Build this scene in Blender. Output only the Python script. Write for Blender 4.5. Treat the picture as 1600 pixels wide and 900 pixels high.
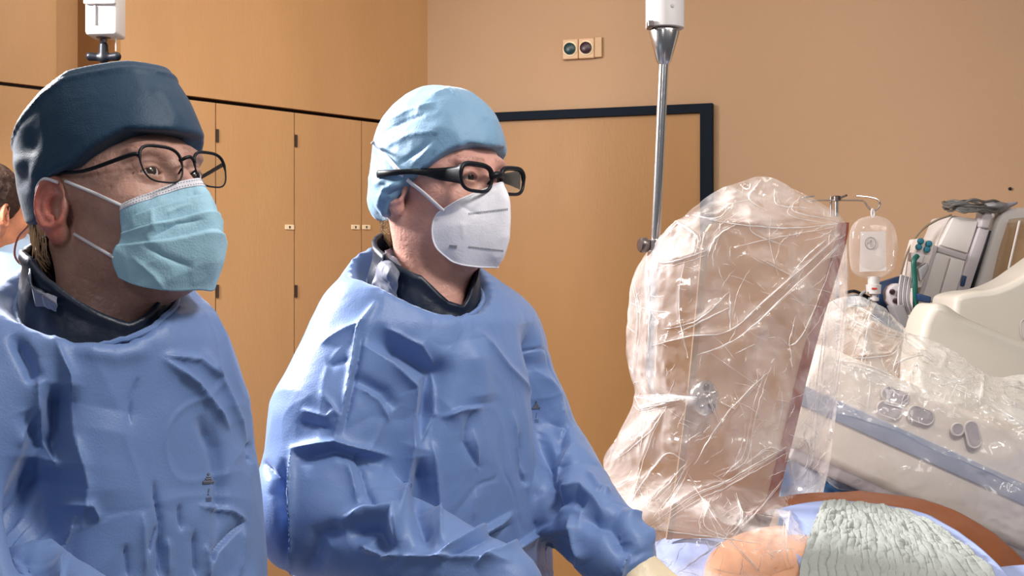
import bpy, bmesh, math
import numpy as np
from mathutils import Vector, Matrix
from mathutils.bvhtree import BVHTree

for o in list(bpy.data.objects):
    bpy.data.objects.remove(o)
SC = bpy.context.scene
COL = SC.collection
FOC = 2000.0          # focal length in pixels of the 1600 px wide frame
CAMZ = 1.54

# ---------------------------------------------------------------- camera, world, lights, exposure
cam_data = bpy.data.cameras.new('camera')
cam_data.sensor_width = 36.0
cam_data.lens = 36.0 * FOC / 1600.0
cam_data.clip_start = 0.05
cam = bpy.data.objects.new('camera', cam_data)
cam.location = (0, 0, CAMZ)
cam.rotation_euler = (math.pi / 2, 0, 0)
COL.objects.link(cam)
SC.camera = cam

world = bpy.data.worlds.new('room_ambient')
SC.world = world
world.use_nodes = True
world.node_tree.nodes['Background'].inputs[0].default_value = (0.80, 0.88, 1.0, 1)
world.node_tree.nodes['Background'].inputs[1].default_value = 0.13


def area(name, loc, target, size, power, color, size_y=None):
    d = bpy.data.lights.new(name, 'AREA')
    d.energy = power
    d.color = color
    d.size = size
    if size_y:
        d.shape = 'RECTANGLE'
        d.size_y = size_y
    o = bpy.data.objects.new(name, d)
    o.location = loc
    o.rotation_euler = (Vector(target) - Vector(loc)).to_track_quat('-Z', 'Y').to_euler()
    COL.objects.link(o)
    return o


area('surgical_lamp_behind', (-1.60, 2.35, 2.50), (-0.25, 1.75, 1.35), 0.35, 150, (1.0, 0.97, 0.97))
area('ceiling_lamp_over_table', (0.75, 0.95, 2.8), (0.05, 1.8, 1.35), 0.35, 24, (1.0, 0.97, 0.94))
area('ceiling_lamp_by_cabinets', (-0.3, 3.0, 2.82), (-0.7, 4.0, 1.5), 1.4, 17, (1.0, 0.92, 0.80), 0.5)
area('fill_lamp_right', (1.7, 1.0, 2.7), (1.1, 2.5, 1.2), 0.6, 11, (1.0, 0.96, 0.9))
area('fill_lamp_behind_camera', (-0.7, -0.9, 2.75), (-0.2, 1.6, 1.2), 0.4, 7, (0.93, 0.95, 1.0))  # added weak front fill for the surgeons, not a known fixture

SC.view_settings.view_transform = 'Standard'
SC.view_settings.look = 'None'
SC.view_settings.gamma = 1.0
SC.view_settings.use_curve_mapping = False
SC.view_settings.exposure = -0.12
SC.cycles.transparent_max_bounces = 24


# ---------------------------------------------------------------- helpers
def P(x, y, d):
    return Vector(((x - 800) / FOC * d, d, CAMZ + (450 - y) / FOC * d))


def tagit(o, label=None, cat=None, group=None, kind=None):
    if label: o['label'] = label
    if cat: o['category'] = cat
    if group: o['group'] = group
    if kind: o['kind'] = kind
    return o


def empty(name, loc, label, cat, group=None):
    o = bpy.data.objects.new(name, None)
    o.empty_display_size = 0.05
    o.location = loc
    COL.objects.link(o)
    return tagit(o, label, cat, group)


def link(name, me, m=None, parent=None, smooth=True):
    o = bpy.data.objects.new(name, me)
    COL.objects.link(o)
    if m: me.materials.append(m)
    if smooth and len(me.polygons):
        me.polygons.foreach_set('use_smooth', [True] * len(me.polygons))
    if parent:
        o.parent = parent
        t = Vector((0, 0, 0))
        p = parent
        while p is not None:
            t = t + p.location
            p = p.parent
        o.location = -t        # meshes are written in world coordinates
    return o


def raw(name, V, F, m=None, parent=None, smooth=True):
    me = bpy.data.meshes.new(name)
    V = np.asarray(V, dtype=np.float64).reshape(-1, 3)
    F = [list(map(int, f)) for f in F] if not isinstance(F, np.ndarray) else F.tolist()
    me.from_pydata(V.tolist(), [], F)
    me.validate()
    me.update()
    return link(name, me, m, parent, smooth)


class MB:
    """collects shapes into one mesh"""
    def __init__(self):
        self.V = []
        self.F = []

    def add(self, V, F):
        b = len(self.V)
        self.V += [tuple(v) for v in V]
        self.F += [tuple(int(i) + b for i in f) for f in F]
        return self

    def build(self, name, m=None, parent=None, smooth=True, bevel=0, auto=True):
        o = raw(name, self.V, self.F, m, parent, smooth)
        if bevel:
            md = o.modifiers.new('bevel', 'BEVEL')
            md.width = bevel
            md.segments = 3
            md.limit_method = 'ANGLE'
        if bevel:
            md.harden_normals = False
        elif smooth and auto:
            o.data.set_sharp_from_angle(angle=math.radians(40))
        return o

    def tube(self, pts, r, n=12, closed=False, cap=True):
        pts = [Vector(p) for p in pts]
        m = len(pts)
        rr = r if isinstance(r, (list, tuple)) else [r] * m
        V = []
        prev = None
        for i in range(m):
            if closed:
                t = pts[(i + 1) % m] - pts[i - 1]
            else:
                t = pts[min(i + 1, m - 1)] - pts[max(i - 1, 0)]
            t.normalize()
            if prev is None:
                u = t.orthogonal().normalized()
            else:
                u = prev - t * prev.dot(t)
                u = u.normalized() if u.length > 1e-6 else t.orthogonal().normalized()
            prev = u
            w = t.cross(u)
            for k in range(n):
                a = 2 * math.pi * k / n
                V.append(pts[i] + (u * math.cos(a) + w * math.sin(a)) * rr[i])
        F = []
        for i in range(m if closed else m - 1):
            j = (i + 1) % m
            for k in range(n):
                l = (k + 1) % n
                F.append((i * n + k, j * n + k, j * n + l, i * n + l)[::-1])
        if cap and not closed:
            F.append(tuple(range(n)))
            F.append(tuple((m - 1) * n + k for k in range(n))[::-1])
        return self.add(V, F)

    def lathe(self, a, b, prof, n=32):
        """prof: (t along a->b in metres, radius)"""
        a = Vector(a)
        ax = (Vector(b) - a).normalized()
        return self.tube_prof(a, ax, prof, n)

    def tube_prof(self, a, ax, prof, n):
        u = ax.orthogonal().normalized()
        w = ax.cross(u)
        V = []
        F = []
        for t, r in prof:
            for k in range(n):
                q = 2 * math.pi * k / n
                V.append(a + ax * t + (u * math.cos(q) + w * math.sin(q)) * r)
        for i in range(len(prof) - 1):
            for k in range(n):
                l = (k + 1) % n
                F.append((i * n + k, i * n + l, (i + 1) * n + l, (i + 1) * n + k))
        F.append(tuple(range(n))[::-1])
        F.append(tuple((len(prof) - 1) * n + k for k in range(n)))
        return self.add(V, F)

    def prism(self, poly, vec):
        """poly: list of 3D points, extruded along vec"""
        n = len(poly)
        vec = Vector(vec)
        V = [Vector(p) for p in poly] + [Vector(p) + vec for p in poly]
        F = [tuple(range(n))[::-1], tuple(range(n, 2 * n))]
        for k in range(n):
            l = (k + 1) % n
            F.append((k, l, n + l, n + k))
        return self.add(V, F)

    def box(self, c, s, M=None):
        c = Vector(c)
        V = []
        for i in (-1, 1):
            for j in (-1, 1):
                for k in (-1, 1):
                    v = Vector((i * s[0] / 2, j * s[1] / 2, k * s[2] / 2))
                    V.append(c + (M @ v if M else v))
        F = [(0, 1, 3, 2), (4, 6, 7, 5), (0, 4, 5, 1), (2, 3, 7, 6), (0, 2, 6, 4), (1, 5, 7, 3)]
        return self.add(V, F)


def fixnorm(o):
    bm = bmesh.new()
    bm.from_mesh(o.data)
    bmesh.ops.recalc_face_normals(bm, faces=bm.faces)
    bm.to_mesh(o.data)
    bm.free()
    return o


def crom(c, n):
    """Catmull-Rom along axis 0 of an array of control points, n samples"""
    c = np.asarray(c, dtype=float)
    m = len(c)
    t = np.linspace(0, m - 1, n)
    i = np.clip(np.floor(t).astype(int), 0, m - 2)
    f = (t - i).reshape((-1,) + (1,) * (c.ndim - 1))
    ext = np.concatenate([2 * c[:1] - c[1:2], c, 2 * c[-1:] - c[-2:-1]], 0)
    p0, p1, p2, p3 = ext[i], ext[i + 1], ext[i + 2], ext[i + 3]
    return 0.5 * (2 * p1 + (p2 - p0) * f + (2 * p0 - 5 * p1 + 4 * p2 - p3) * f ** 2 + (3 * p1 - p0 - 3 * p2 + p3) * f ** 3)


def patch(ctrl, nu, nv):
    g = crom(np.asarray(ctrl, dtype=float), nu)
    return np.swapaxes(crom(np.swapaxes(g, 0, 1), nv), 0, 1)


def gridnorm(G):
    du = np.gradient(G, axis=0)
    dv = np.gradient(G, axis=1)
    n = np.cross(du, dv)
    return n / (np.linalg.norm(n, axis=2, keepdims=True) + 1e-12)


def gridfaces(nu, nv):
    i = np.arange(nu - 1)[:, None] * nv + np.arange(nv - 1)[None, :]
    return np.stack([i, i + nv, i + nv + 1, i + 1], -1).reshape(-1, 4)


def gridobj(name, G, m, parent=None, thick=0):
    o = raw(name, G.reshape(-1, 3), gridfaces(G.shape[0], G.shape[1]), m, parent)
    if thick:
        md = o.modifiers.new('thickness', 'SOLIDIFY')
        md.thickness = thick
        md.offset = 0
    return o


def uvgrid(o, G):
    nu, nv = G.shape[:2]
    uv = o.data.uv_layers.new(name='uv')
    vi = np.empty(len(o.data.loops), dtype=np.int32)
    o.data.loops.foreach_get('vertex_index', vi)
    U = np.stack([(vi // nv) / (nu - 1), (vi % nv) / (nv - 1)], -1).astype(np.float32)
    uv.data.foreach_set('uv', U.ravel())


# ---- noise
def _hash(ix, iy, iz, s):
    h = (ix * 374761393 + iy * 668265263 + iz * 2147483647 % 4294967291 + s * 1274126177) & 0xFFFFFFFF
    h = ((h ^ (h >> 13)) * 1103515245) & 0xFFFFFFFF
    h = (h ^ (h >> 16)) & 0xFFFFFFFF
    h = (h * 2654435761) & 0xFFFFFFFF
    return ((h >> 8) & 0xFFFF) / 32767.5 - 1.0


def vnoise(p, s=0):
    p = np.asarray(p, dtype=np.float64)
    i = np.floor(p).astype(np.int64)
    f = p - i
    f = f * f * f * (f * (f * 6 - 15) + 10)
    r = 0
    for dx in (0, 1):
        for dy in (0, 1):
            for dz in (0, 1):
                w = (f[..., 0] if dx else 1 - f[..., 0]) * (f[..., 1] if dy else 1 - f[..., 1]) * (f[..., 2] if dz else 1 - f[..., 2])
                r = r + w * _hash(i[..., 0] + dx, i[..., 1] + dy, i[..., 2] + dz, s)
    return r


def fbm(p, s=0, o=4):
    r = 0
    a = 1.0
    for k in range(o):
        r = r + a * vnoise(p * 2 ** k + k * 7.3, s + k)
        a *= 0.5
    return r


def ridged(p, s=0, o=3):
    r = 0
    a = 1.0
    for k in range(o):
        r = r + a * (1 - np.abs(vnoise(p * 2 ** k + k * 3.7, s + k)) * 2)
        a *= 0.5
    return r / 1.75


# ---- stroke relief: folds follow lines given where they are seen on the cloth
def strokes_disp(V, N, strokes, facing=0.15):
    V = np.asarray(V)
    d = V[:, 1]
    px = 800 + FOC * V[:, 0] / d
    py = 450 - FOC * (V[:, 2] - CAMZ) / d
    view = V - np.array([0, 0, CAMZ])
    view /= np.linalg.norm(view, axis=1, keepdims=True)
    fac = -(view * N).sum(1)
    w = np.clip((fac + facing) / 0.3, 0, 1)
    out = np.zeros(len(V))
    for st in strokes:
        pts, wid, amp = st[:3]
        kind = st[3] if len(st) > 3 else 'r'
        best = np.full(len(V), 1e9)
        sgn = np.zeros(len(V))
        tt = np.zeros(len(V))
        n = len(pts) - 1
        for i in range(n):
            a = np.array(pts[i], float)
            b = np.array(pts[i + 1], float)
            ab = b - a
            L = (ab ** 2).sum()
            t = np.clip(((px - a[0]) * ab[0] + (py - a[1]) * ab[1]) / L, 0, 1)
            qx = px - (a[0] + t * ab[0])
            qy = py - (a[1] + t * ab[1])
            dist = np.sqrt(qx ** 2 + qy ** 2)
            side = np.sign(ab[0] * qy - ab[1] * qx)
            m = dist < best
            best = np.where(m, dist, best)
            sgn = np.where(m, side, sgn)
            tt = np.where(m, (i + t) / n, tt)
        taper = np.clip(np.minimum(tt, 1 - tt) * 4.5 + 0.04, 0, 1) ** 0.8
        u = best / wid
        if kind == 'r':                      # sharp ridge (negative amplitude: crease)
            prof = np.exp(-u * 1.6)
        elif kind == 'g':                    # soft hump / hollow
            prof = np.exp(-u * u)
        elif kind == 'f':                    # fold: sharp edge on one side, slow fall on the other (right of the line)
            prof = np.where(sgn > 0, np.exp(-u * 1.0), np.exp(-(u * 3.5) ** 2))
        out += amp * prof * taper * w
    return out


def mesh_arrays(o):
    me = o.data
    V = np.empty(len(me.vertices) * 3)
    me.vertices.foreach_get('co', V)
    N = np.empty(len(me.vertices) * 3)
    me.vertices.foreach_get('normal', N)
    return V.reshape(-1, 3), N.reshape(-1, 3)


def set_verts(o, V):
    o.data.vertices.foreach_set('co', np.ascontiguousarray(V).ravel())
    o.data.update()


def subdiv(o, lv=1):
    md = o.modifiers.new('s', 'SUBSURF')
    md.levels = lv
    dg = bpy.context.evaluated_depsgraph_get()
    me = bpy.data.meshes.new_from_object(o.evaluated_get(dg))
    old = o.data
    o.modifiers.clear()
    o.data = me
    bpy.data.meshes.remove(old)
    return o


# ---- implicit surfaces
def surfnet(F, org, h):
    ins = F < 0
    c = np.zeros(tuple(n - 1 for n in F.shape), dtype=np.int8)
    for dx in (0, 1):
        for dy in (0, 1):
            for dz in (0, 1):
                c += ins[dx:ins.shape[0] - 1 + dx, dy:ins.shape[1] - 1 + dy, dz:ins.shape[2] - 1 + dz]
    act = (c > 0) & (c < 8)
    I, J, K = np.nonzero(act)
    idx = -np.ones(act.shape, dtype=np.int64)
    idx[I, J, K] = np.arange(len(I))
    pos = np.zeros((len(I), 3))
    cnt = np.zeros(len(I))
    corners = [(a, b, d) for a in (0, 1) for b in (0, 1) for d in (0, 1)]
    for c0 in corners:
        for ax in range(3):
            if c0[ax]: continue
            c1 = list(c0)
            c1[ax] = 1
            v0 = F[I + c0[0], J + c0[1], K + c0[2]]
            v1 = F[I + c1[0], J + c1[1], K + c1[2]]
            m = (v0 < 0) != (v1 < 0)
            t = np.where(m, v0 / np.where(m, v0 - v1, 1), 0)
            q = np.array(c0, float)[None, :] * np.ones((len(I), 1))
            q[:, ax] += t
            pos += q * m[:, None]
            cnt += m
    pos = pos / cnt[:, None] + np.stack([I, J, K], 1)
    V = pos * h + np.array(org)
    quads = []
    for ax in range(3):
        A = np.moveaxis(ins, ax, 0)
        s = A[:-1] != A[1:]
        a, b, d = np.nonzero(s[:, 1:-1, 1:-1])
        b = b + 1
        d = d + 1
        flip = A[a, b, d]
        def g(bb, dd):
            ii = np.moveaxis(idx, ax, 0)
            return ii[a, bb, dd]
        q = np.stack([g(b - 1, d - 1), g(b, d - 1), g(b, d), g(b - 1, d)], 1)
        if ax == 1:
            flip = ~flip
        q = np.where(flip[:, None], q, q[:, ::-1])
        quads.append(q)
    return V, np.concatenate(quads)


def implicit(name, fn, lo, hi, h, m=None, parent=None, M=None):
    n = [int(math.ceil((hi[k] - lo[k]) / h)) + 1 for k in range(3)]
    ax = [(lo[k] + np.arange(n[k]) * h).astype(np.float32) for k in range(3)]
    X, Y, Z = np.meshgrid(*ax, indexing='ij')
    F = fn(X, Y, Z).astype(np.float32)
    F[0] = F[-1] = 1; F[:, 0] = F[:, -1] = 1; F[:, :, 0] = F[:, :, -1] = 1
    V, Q = surfnet(F, lo, h)
    L = V.copy()
    if M is not None:
        R = np.array(M.to_3x3())
        V = V @ R.T + np.array(M.translation)
    o = raw(name, V, Q, m, parent)
    return o, L


def ell(X, Y, Z, c, r):
    x, y, z = (X - c[0]), (Y - c[1]), (Z - c[2])
    k0 = np.sqrt((x / r[0]) ** 2 + (y / r[1]) ** 2 + (z / r[2]) ** 2)
    k1 = np.sqrt((x / r[0] ** 2) ** 2 + (y / r[1] ** 2) ** 2 + (z / r[2] ** 2) ** 2) + 1e-9
    return k0 * (k0 - 1) / k1


def cap_(X, Y, Z, a, b, r1, r2):
    a = np.array(a, float)
    b = np.array(b, float)
    d = b - a
    L = (d ** 2).sum()
    t = np.clip(((X - a[0]) * d[0] + (Y - a[1]) * d[1] + (Z - a[2]) * d[2]) / L, 0, 1)
    return np.sqrt((X - a[0] - t * d[0]) ** 2 + (Y - a[1] - t * d[1]) ** 2 + (Z - a[2] - t * d[2]) ** 2) - (r1 + (r2 - r1) * t)


def smin(a, b, k):
    h = np.maximum(k - np.abs(a - b), 0) / k
    return np.minimum(a, b) - h * h * k * 0.25


def smax(a, b, k):
    return -smin(-a, -b, k)


# ---------------------------------------------------------------- materials
def mat(name, col, rough=0.6, metal=0.0, bump=None, var=None, sheen=0, spec=0.5, attr=None, sss=0, coat=0, stretch=None, trans=0, ior=1.45):
    m = bpy.data.materials.new(name)
    m.use_nodes = True
    nt = m.node_tree
    b = nt.nodes['Principled BSDF']
    b.inputs['Base Color'].default_value = (*col, 1)
    b.inputs['Roughness'].default_value = rough
    b.inputs['Metallic'].default_value = metal
    b.inputs['Specular IOR Level'].default_value = spec
    b.inputs['IOR'].default_value = ior
    if trans: b.inputs['Transmission Weight'].default_value = trans
    if sheen:
        b.inputs['Sheen Weight'].default_value = sheen
        b.inputs['Sheen Roughness'].default_value = 0.4
    if coat:
        b.inputs['Coat Weight'].default_value = coat
    if sss:
        b.inputs['Subsurface Weight'].default_value = sss
        b.inputs['Subsurface Radius'].default_value = (1.0, 0.35, 0.2)
        b.inputs['Subsurface Scale'].default_value = 0.008
    tc = nt.nodes.new('ShaderNodeTexCoord')
    src = tc.outputs['Object']
    if stretch:
        mp = nt.nodes.new('ShaderNodeMapping')
        mp.inputs['Scale'].default_value = stretch
        nt.links.new(src, mp.inputs['Vector'])
        src = mp.outputs['Vector']
    colsrc = None
    if attr:
        at = nt.nodes.new('ShaderNodeAttribute')
        at.attribute_name = attr
        colsrc = at.outputs['Color']
        nt.links.new(colsrc, b.inputs['Base Color'])
    if var:                                   # (scale, other colour, contrast)
        nz = nt.nodes.new('ShaderNodeTexNoise')
        nz.inputs['Scale'].default_value = var[0]
        nz.inputs['Detail'].default_value = 5
        nt.links.new(src, nz.inputs['Vector'])
        mr = nt.nodes.new('ShaderNodeMapRange')
        mr.inputs['From Min'].default_value = 0.5 - var[2] / 2
        mr.inputs['From Max'].default_value = 0.5 + var[2] / 2
        nt.links.new(nz.outputs['Fac'], mr.inputs['Value'])
        mx = nt.nodes.new('ShaderNodeMix')
        mx.data_type = 'RGBA'
        mx.inputs[6].default_value = (*col, 1)
        mx.inputs[7].default_value = (*var[1], 1)
        if colsrc:
            nt.links.new(colsrc, mx.inputs[6])
            ml = nt.nodes.new('ShaderNodeMath')
            ml.operation = 'MULTIPLY'
            ml.inputs[1].default_value = 0.13
            nt.links.new(mr.outputs[0], ml.inputs[0])
            nt.links.new(ml.outputs[0], mx.inputs[0])
        else:
            nt.links.new(mr.outputs[0], mx.inputs[0])
        nt.links.new(mx.outputs[2], b.inputs['Base Color'])
    if bump:                                  # list of (type, scale, distance, detail)
        prev = None
        for kind, sc, dist, det in bump:
            if kind == 'noise':
                t = nt.nodes.new('ShaderNodeTexNoise')
                t.inputs['Detail'].default_value = det
                t.inputs['Scale'].default_value = sc
                t.inputs['Distortion'].default_value = 0.4
                out = t.outputs['Fac']
            elif kind == 'ridge':
                t = nt.nodes.new('ShaderNodeTexNoise')
                t.noise_type = 'RIDGED_MULTIFRACTAL'
                t.inputs['Detail'].default_value = det
                t.inputs['Scale'].default_value = sc
                out = t.outputs['Fac']
            elif kind == 'wave':
                t = nt.nodes.new('ShaderNodeTexWave')
                t.inputs['Scale'].default_value = sc
                t.inputs['Distortion'].default_value = det
                out = t.outputs['Fac']
            else:
                t = nt.nodes.new('ShaderNodeTexVoronoi')
                t.feature = 'DISTANCE_TO_EDGE'
                t.inputs['Scale'].default_value = sc
                out = t.outputs['Distance']
            nt.links.new(src, t.inputs['Vector'])
            bp = nt.nodes.new('ShaderNodeBump')
            bp.inputs['Strength'].default_value = 1.0
            bp.inputs['Distance'].default_value = dist
            nt.links.new(out, bp.inputs['Height'])
            if prev: nt.links.new(prev, bp.inputs['Normal'])
            prev = bp.outputs['Normal']
        nt.links.new(prev, b.inputs['Normal'])
    return m


def plastic(name, tint, base, edge, rough=0.12, bumps=((14, 0.02), (45, 0.006)), haze=(0.95, 0.88, 0.86), clear=(1, 0.985, 0.975), cloud=0.0):
    """thin clear crumpled film: part see-through, part glossy and milky"""
    m = bpy.data.materials.new(name)
    m.use_nodes = True
    nt = m.node_tree
    b = nt.nodes['Principled BSDF']
    out = nt.nodes['Material Output']
    b.inputs['Base Color'].default_value = (*haze, 1)
    b.inputs['Roughness'].default_value = rough
    b.inputs['Specular IOR Level'].default_value = 1.0
    b.inputs['IOR'].default_value = 1.7
    tc = nt.nodes.new('ShaderNodeTexCoord')
    prev = None
    for sc, dist in bumps:
        t = nt.nodes.new('ShaderNodeTexNoise')
        t.noise_type = 'RIDGED_MULTIFRACTAL'
        t.inputs['Scale'].default_value = sc
        t.inputs['Detail'].default_value = 2
        nt.links.new(tc.outputs['Object'], t.inputs['Vector'])
        bp = nt.nodes.new('ShaderNodeBump')
        bp.inputs['Distance'].default_value = dist
        nt.links.new(t.outputs['Fac'], bp.inputs['Height'])
        if prev: nt.links.new(prev, bp.inputs['Normal'])
        prev = bp.outputs['Normal']
    nt.links.new(prev, b.inputs['Normal'])
    lw = nt.nodes.new('ShaderNodeLayerWeight')
    lw.inputs['Blend'].default_value = 0.13
    nt.links.new(prev, lw.inputs['Normal'])
    mr = nt.nodes.new('ShaderNodeMapRange')
    mr.inputs['To Min'].default_value = base
    mr.inputs['To Max'].default_value = edge
    nt.links.new(lw.outputs['Facing'], mr.inputs['Value'])
    fac = mr.outputs[0]
    if cloud:                                 # places where several layers of film lie together
        cn = nt.nodes.new('ShaderNodeTexNoise')
        cn.inputs['Scale'].default_value = 7.0
        cn.inputs['Detail'].default_value = 4
        cn.inputs['Distortion'].default_value = 1.2
        nt.links.new(tc.outputs['Object'], cn.inputs['Vector'])
        cm = nt.nodes.new('ShaderNodeMapRange')
        cm.inputs['From Min'].default_value = 0.44
        cm.inputs['From Max'].default_value = 0.62
        cm.inputs['To Max'].default_value = cloud
        nt.links.new(cn.outputs['Fac'], cm.inputs['Value'])
        ad = nt.nodes.new('ShaderNodeMath')
        ad.operation = 'ADD'
        ad.use_clamp = True
        nt.links.new(fac, ad.inputs[0])
        nt.links.new(cm.outputs[0], ad.inputs[1])
        fac = ad.outputs[0]
    tr = nt.nodes.new('ShaderNodeBsdfTransparent')
    tr.inputs[0].default_value = (*clear, 1)
    mix = nt.nodes.new('ShaderNodeMixShader')
    nt.links.new(fac, mix.inputs[0])
    nt.links.new(tr.outputs[0], mix.inputs[1])
    nt.links.new(b.outputs[0], mix.inputs[2])
    nt.links.new(mix.outputs[0], out.inputs['Surface'])
    return m


def filter_glass(name, col, gloss=0.12, rough=0.03, milk=None):
    m = bpy.data.materials.new(name)
    m.use_nodes = True
    nt = m.node_tree
    out = nt.nodes['Material Output']
    nt.nodes.remove(nt.nodes['Principled BSDF'])
    tr = nt.nodes.new('ShaderNodeBsdfTransparent')
    tr.inputs[0].default_value = (*col, 1)
    gl = nt.nodes.new('ShaderNodeBsdfGlossy')
    gl.inputs['Roughness'].default_value = rough
    lw = nt.nodes.new('ShaderNodeLayerWeight')
    lw.inputs['Blend'].default_value = 0.2
    ml = nt.nodes.new('ShaderNodeMath')
    ml.operation = 'MULTIPLY'
    ml.inputs[1].default_value = gloss * 4
    nt.links.new(lw.outputs['Fresnel'], ml.inputs[0])
    mix = nt.nodes.new('ShaderNodeMixShader')
    nt.links.new(ml.outputs[0], mix.inputs[0])
    nt.links.new(tr.outputs[0], mix.inputs[1])
    nt.links.new(gl.outputs[0], mix.inputs[2])
    if milk:
        df = nt.nodes.new('ShaderNodeBsdfDiffuse')
        df.inputs[0].default_value = (*milk[1], 1)
        mk = nt.nodes.new('ShaderNodeMixShader')
        mk.inputs[0].default_value = milk[0]
        nt.links.new(tr.outputs[0], mk.inputs[1])
        nt.links.new(df.outputs[0], mk.inputs[2])
        nt.links.new(mk.outputs[0], mix.inputs[1])
    nt.links.new(mix.outputs[0], out.inputs['Surface'])
    return m


def wood(name, c1, c2):
    return mat(name, c1, 0.45, var=(3.0, c2, 0.5), bump=[('noise', 60, 0.0006, 3)], stretch=(2.0, 2.0, 0.6), spec=0.35)


M = {}
M['cabinet'] = wood('birch_laminate', (0.53, 0.295, 0.135), (0.48, 0.26, 0.115))
M['door'] = wood('door_laminate', (0.37, 0.19, 0.068), (0.33, 0.165, 0.056))
M['plaster'] = mat('painted_plaster', (0.455, 0.285, 0.168), 0.85, var=(1.6, (0.425, 0.265, 0.155), 0.6), bump=[('noise', 220, 0.0008, 3)])
M['groove'] = mat('dark_groove', (0.02, 0.012, 0.01), 0.8)
M['frame'] = mat('navy_door_frame', (0.004, 0.008, 0.016), 0.7, spec=0.15)
M['floor'] = mat('vinyl_floor', (0.30, 0.27, 0.24), 0.4, var=(30, (0.26, 0.235, 0.21), 0.3))
M['ceiling'] = mat('white_ceiling', (0.78, 0.76, 0.72), 0.9)
M['steel'] = mat('brushed_steel', (0.66, 0.62, 0.60), 0.22, 1.0, bump=[('noise', 90, 0.0002, 2)])
M['darksteel'] = mat('dark_steel', (0.16, 0.13, 0.12), 0.35, 0.9)
M['whiteplastic'] = mat('white_plastic', (0.56, 0.52, 0.50), 0.4)
M['cream'] = mat('cream_enamel', (0.54, 0.49, 0.42), 0.33, bump=[('noise', 6, 0.002, 1)])
M['greyplastic'] = mat('grey_plastic', (0.22, 0.21, 0.22), 0.5)
M['midgrey'] = mat('mid_grey_plastic', (0.42, 0.38, 0.39), 0.45)
M['black'] = mat('black_plastic', (0.006, 0.007, 0.011), 0.42, spec=0.3)
M['rumple'] = mat('grey_rumpled_cloth', (0.15, 0.16, 0.21), 0.55, sheen=0.2)
M['gown'] = mat('blue_nonwoven', (0.145, 0.235, 0.47), 0.45, sheen=0.3, spec=0.45,
                var=(9, (0.16, 0.255, 0.50), 0.5), bump=[('ridge', 9, 0.005, 3), ('ridge', 26, 0.0013, 3), ('noise', 420, 0.0003, 2)])
M['palegown'] = mat('pale_blue_nonwoven', (0.40, 0.55, 0.75), 0.5, sheen=0.3, bump=[('ridge', 8, 0.008, 2)])
M['navycap'] = mat('navy_cap_cloth', (0.012, 0.046, 0.092), 0.55, sheen=0.15, bump=[('noise', 25, 0.002, 2), ('noise', 600, 0.0004, 2)])
M['bluecap'] = mat('light_blue_cap_cloth', (0.185, 0.33, 0.48), 0.55, sheen=0.3, bump=[('noise', 30, 0.003, 3), ('noise', 500, 0.0004, 2)])
M['collar'] = mat('navy_lead_collar', (0.004, 0.010, 0.026), 0.42, bump=[('ridge', 14, 0.005, 3), ('noise', 60, 0.001, 3)])
M['maskblue'] = mat('mask_blue', (0.40, 0.65, 0.78), 0.65, bump=[('noise', 60, 0.001, 3), ('noise', 500, 0.0004, 2)])
M['maskwhite'] = mat('mask_white', (0.84, 0.81, 0.85), 0.6, bump=[('noise', 35, 0.0012, 3), ('noise', 500, 0.0003, 2)])
M['elastic'] = mat('white_elastic', (0.80, 0.77, 0.80), 0.7)
M['ink'] = mat('grey_print', (0.16, 0.17, 0.22), 0.7)
M['skinA'] = mat('skin_ruddy_shaded', (1, 1, 1), 0.45, attr='tint', sss=0.25, var=(45, (0.36, 0.13, 0.09), 0.35), bump=[('noise', 130, 0.0015, 4)])
M['skinB'] = mat('skin_pink', (1, 1, 1), 0.45, attr='tint', sss=0.25, var=(40, (0.55, 0.22, 0.17), 0.35), bump=[('noise', 150, 0.0012, 4)])
M['hairgrey'] = mat('grey_blond_hair', (0.48, 0.34, 0.20), 0.6)
M['hairdark'] = mat('dark_brown_hair', (0.035, 0.015, 0.010), 0.6, bump=[('noise', 90, 0.004, 4)])
M['eyewhite'] = mat('eye_white', (0.62, 0.56, 0.54), 0.2)
M['iris'] = mat('iris_brown', (0.05, 0.035, 0.03), 0.15)
M['lens'] = filter_glass('spectacle_lens', (0.93, 0.94, 0.92), 0.04, 0.15)
M['panelcream'] = mat('cream_panel', (0.78, 0.70, 0.61), 0.4)
M['film'] = plastic('clear_pink_film', None, 0.09, 0.82, haze=(0.97, 0.91, 0.89), cloud=0.22)
M['foldglint'] = plastic('film_crease_glint', None, 0.55, 0.95, haze=(0.98, 0.95, 0.93), rough=0.2)  # whiter, denser film: the glints along creases are put into its colour
M['filmwhite'] = plastic('clear_white_film', None, 0.20, 0.95, cloud=0.2, haze=(0.95, 0.93, 0.90), bumps=((16, 0.03), (50, 0.008)))
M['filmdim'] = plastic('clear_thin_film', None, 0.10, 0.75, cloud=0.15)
M['leadglass'] = filter_glass('tinted_lead_acrylic', (0.80, 0.66, 0.57), 0.10, milk=(0.80, (0.56, 0.37, 0.25)))
M['leadedge'] = mat('red_brown_acrylic_edge', (0.27, 0.075, 0.045), 0.3)
M['glove'] = mat('cream_latex', (0.80, 0.66, 0.45), 0.4, bump=[('noise', 40, 0.002, 3)])
M['bluegrey'] = mat('blue_grey_trim', (0.33, 0.37, 0.47), 0.4)
M['sheetblue'] = mat('lavender_blue_drape', (0.33, 0.40, 0.66), 0.6, bump=[('ridge', 9, 0.006, 2), ('noise', 60, 0.001, 3)])
M['deepblue'] = mat('deep_blue_drape', (0.04, 0.11, 0.24), 0.55, bump=[('ridge', 8, 0.01, 2)])
M['brownband'] = mat('rust_brown_tape', (0.30, 0.10, 0.038), 0.35, bump=[('ridge', 18, 0.003, 2)])
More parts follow.
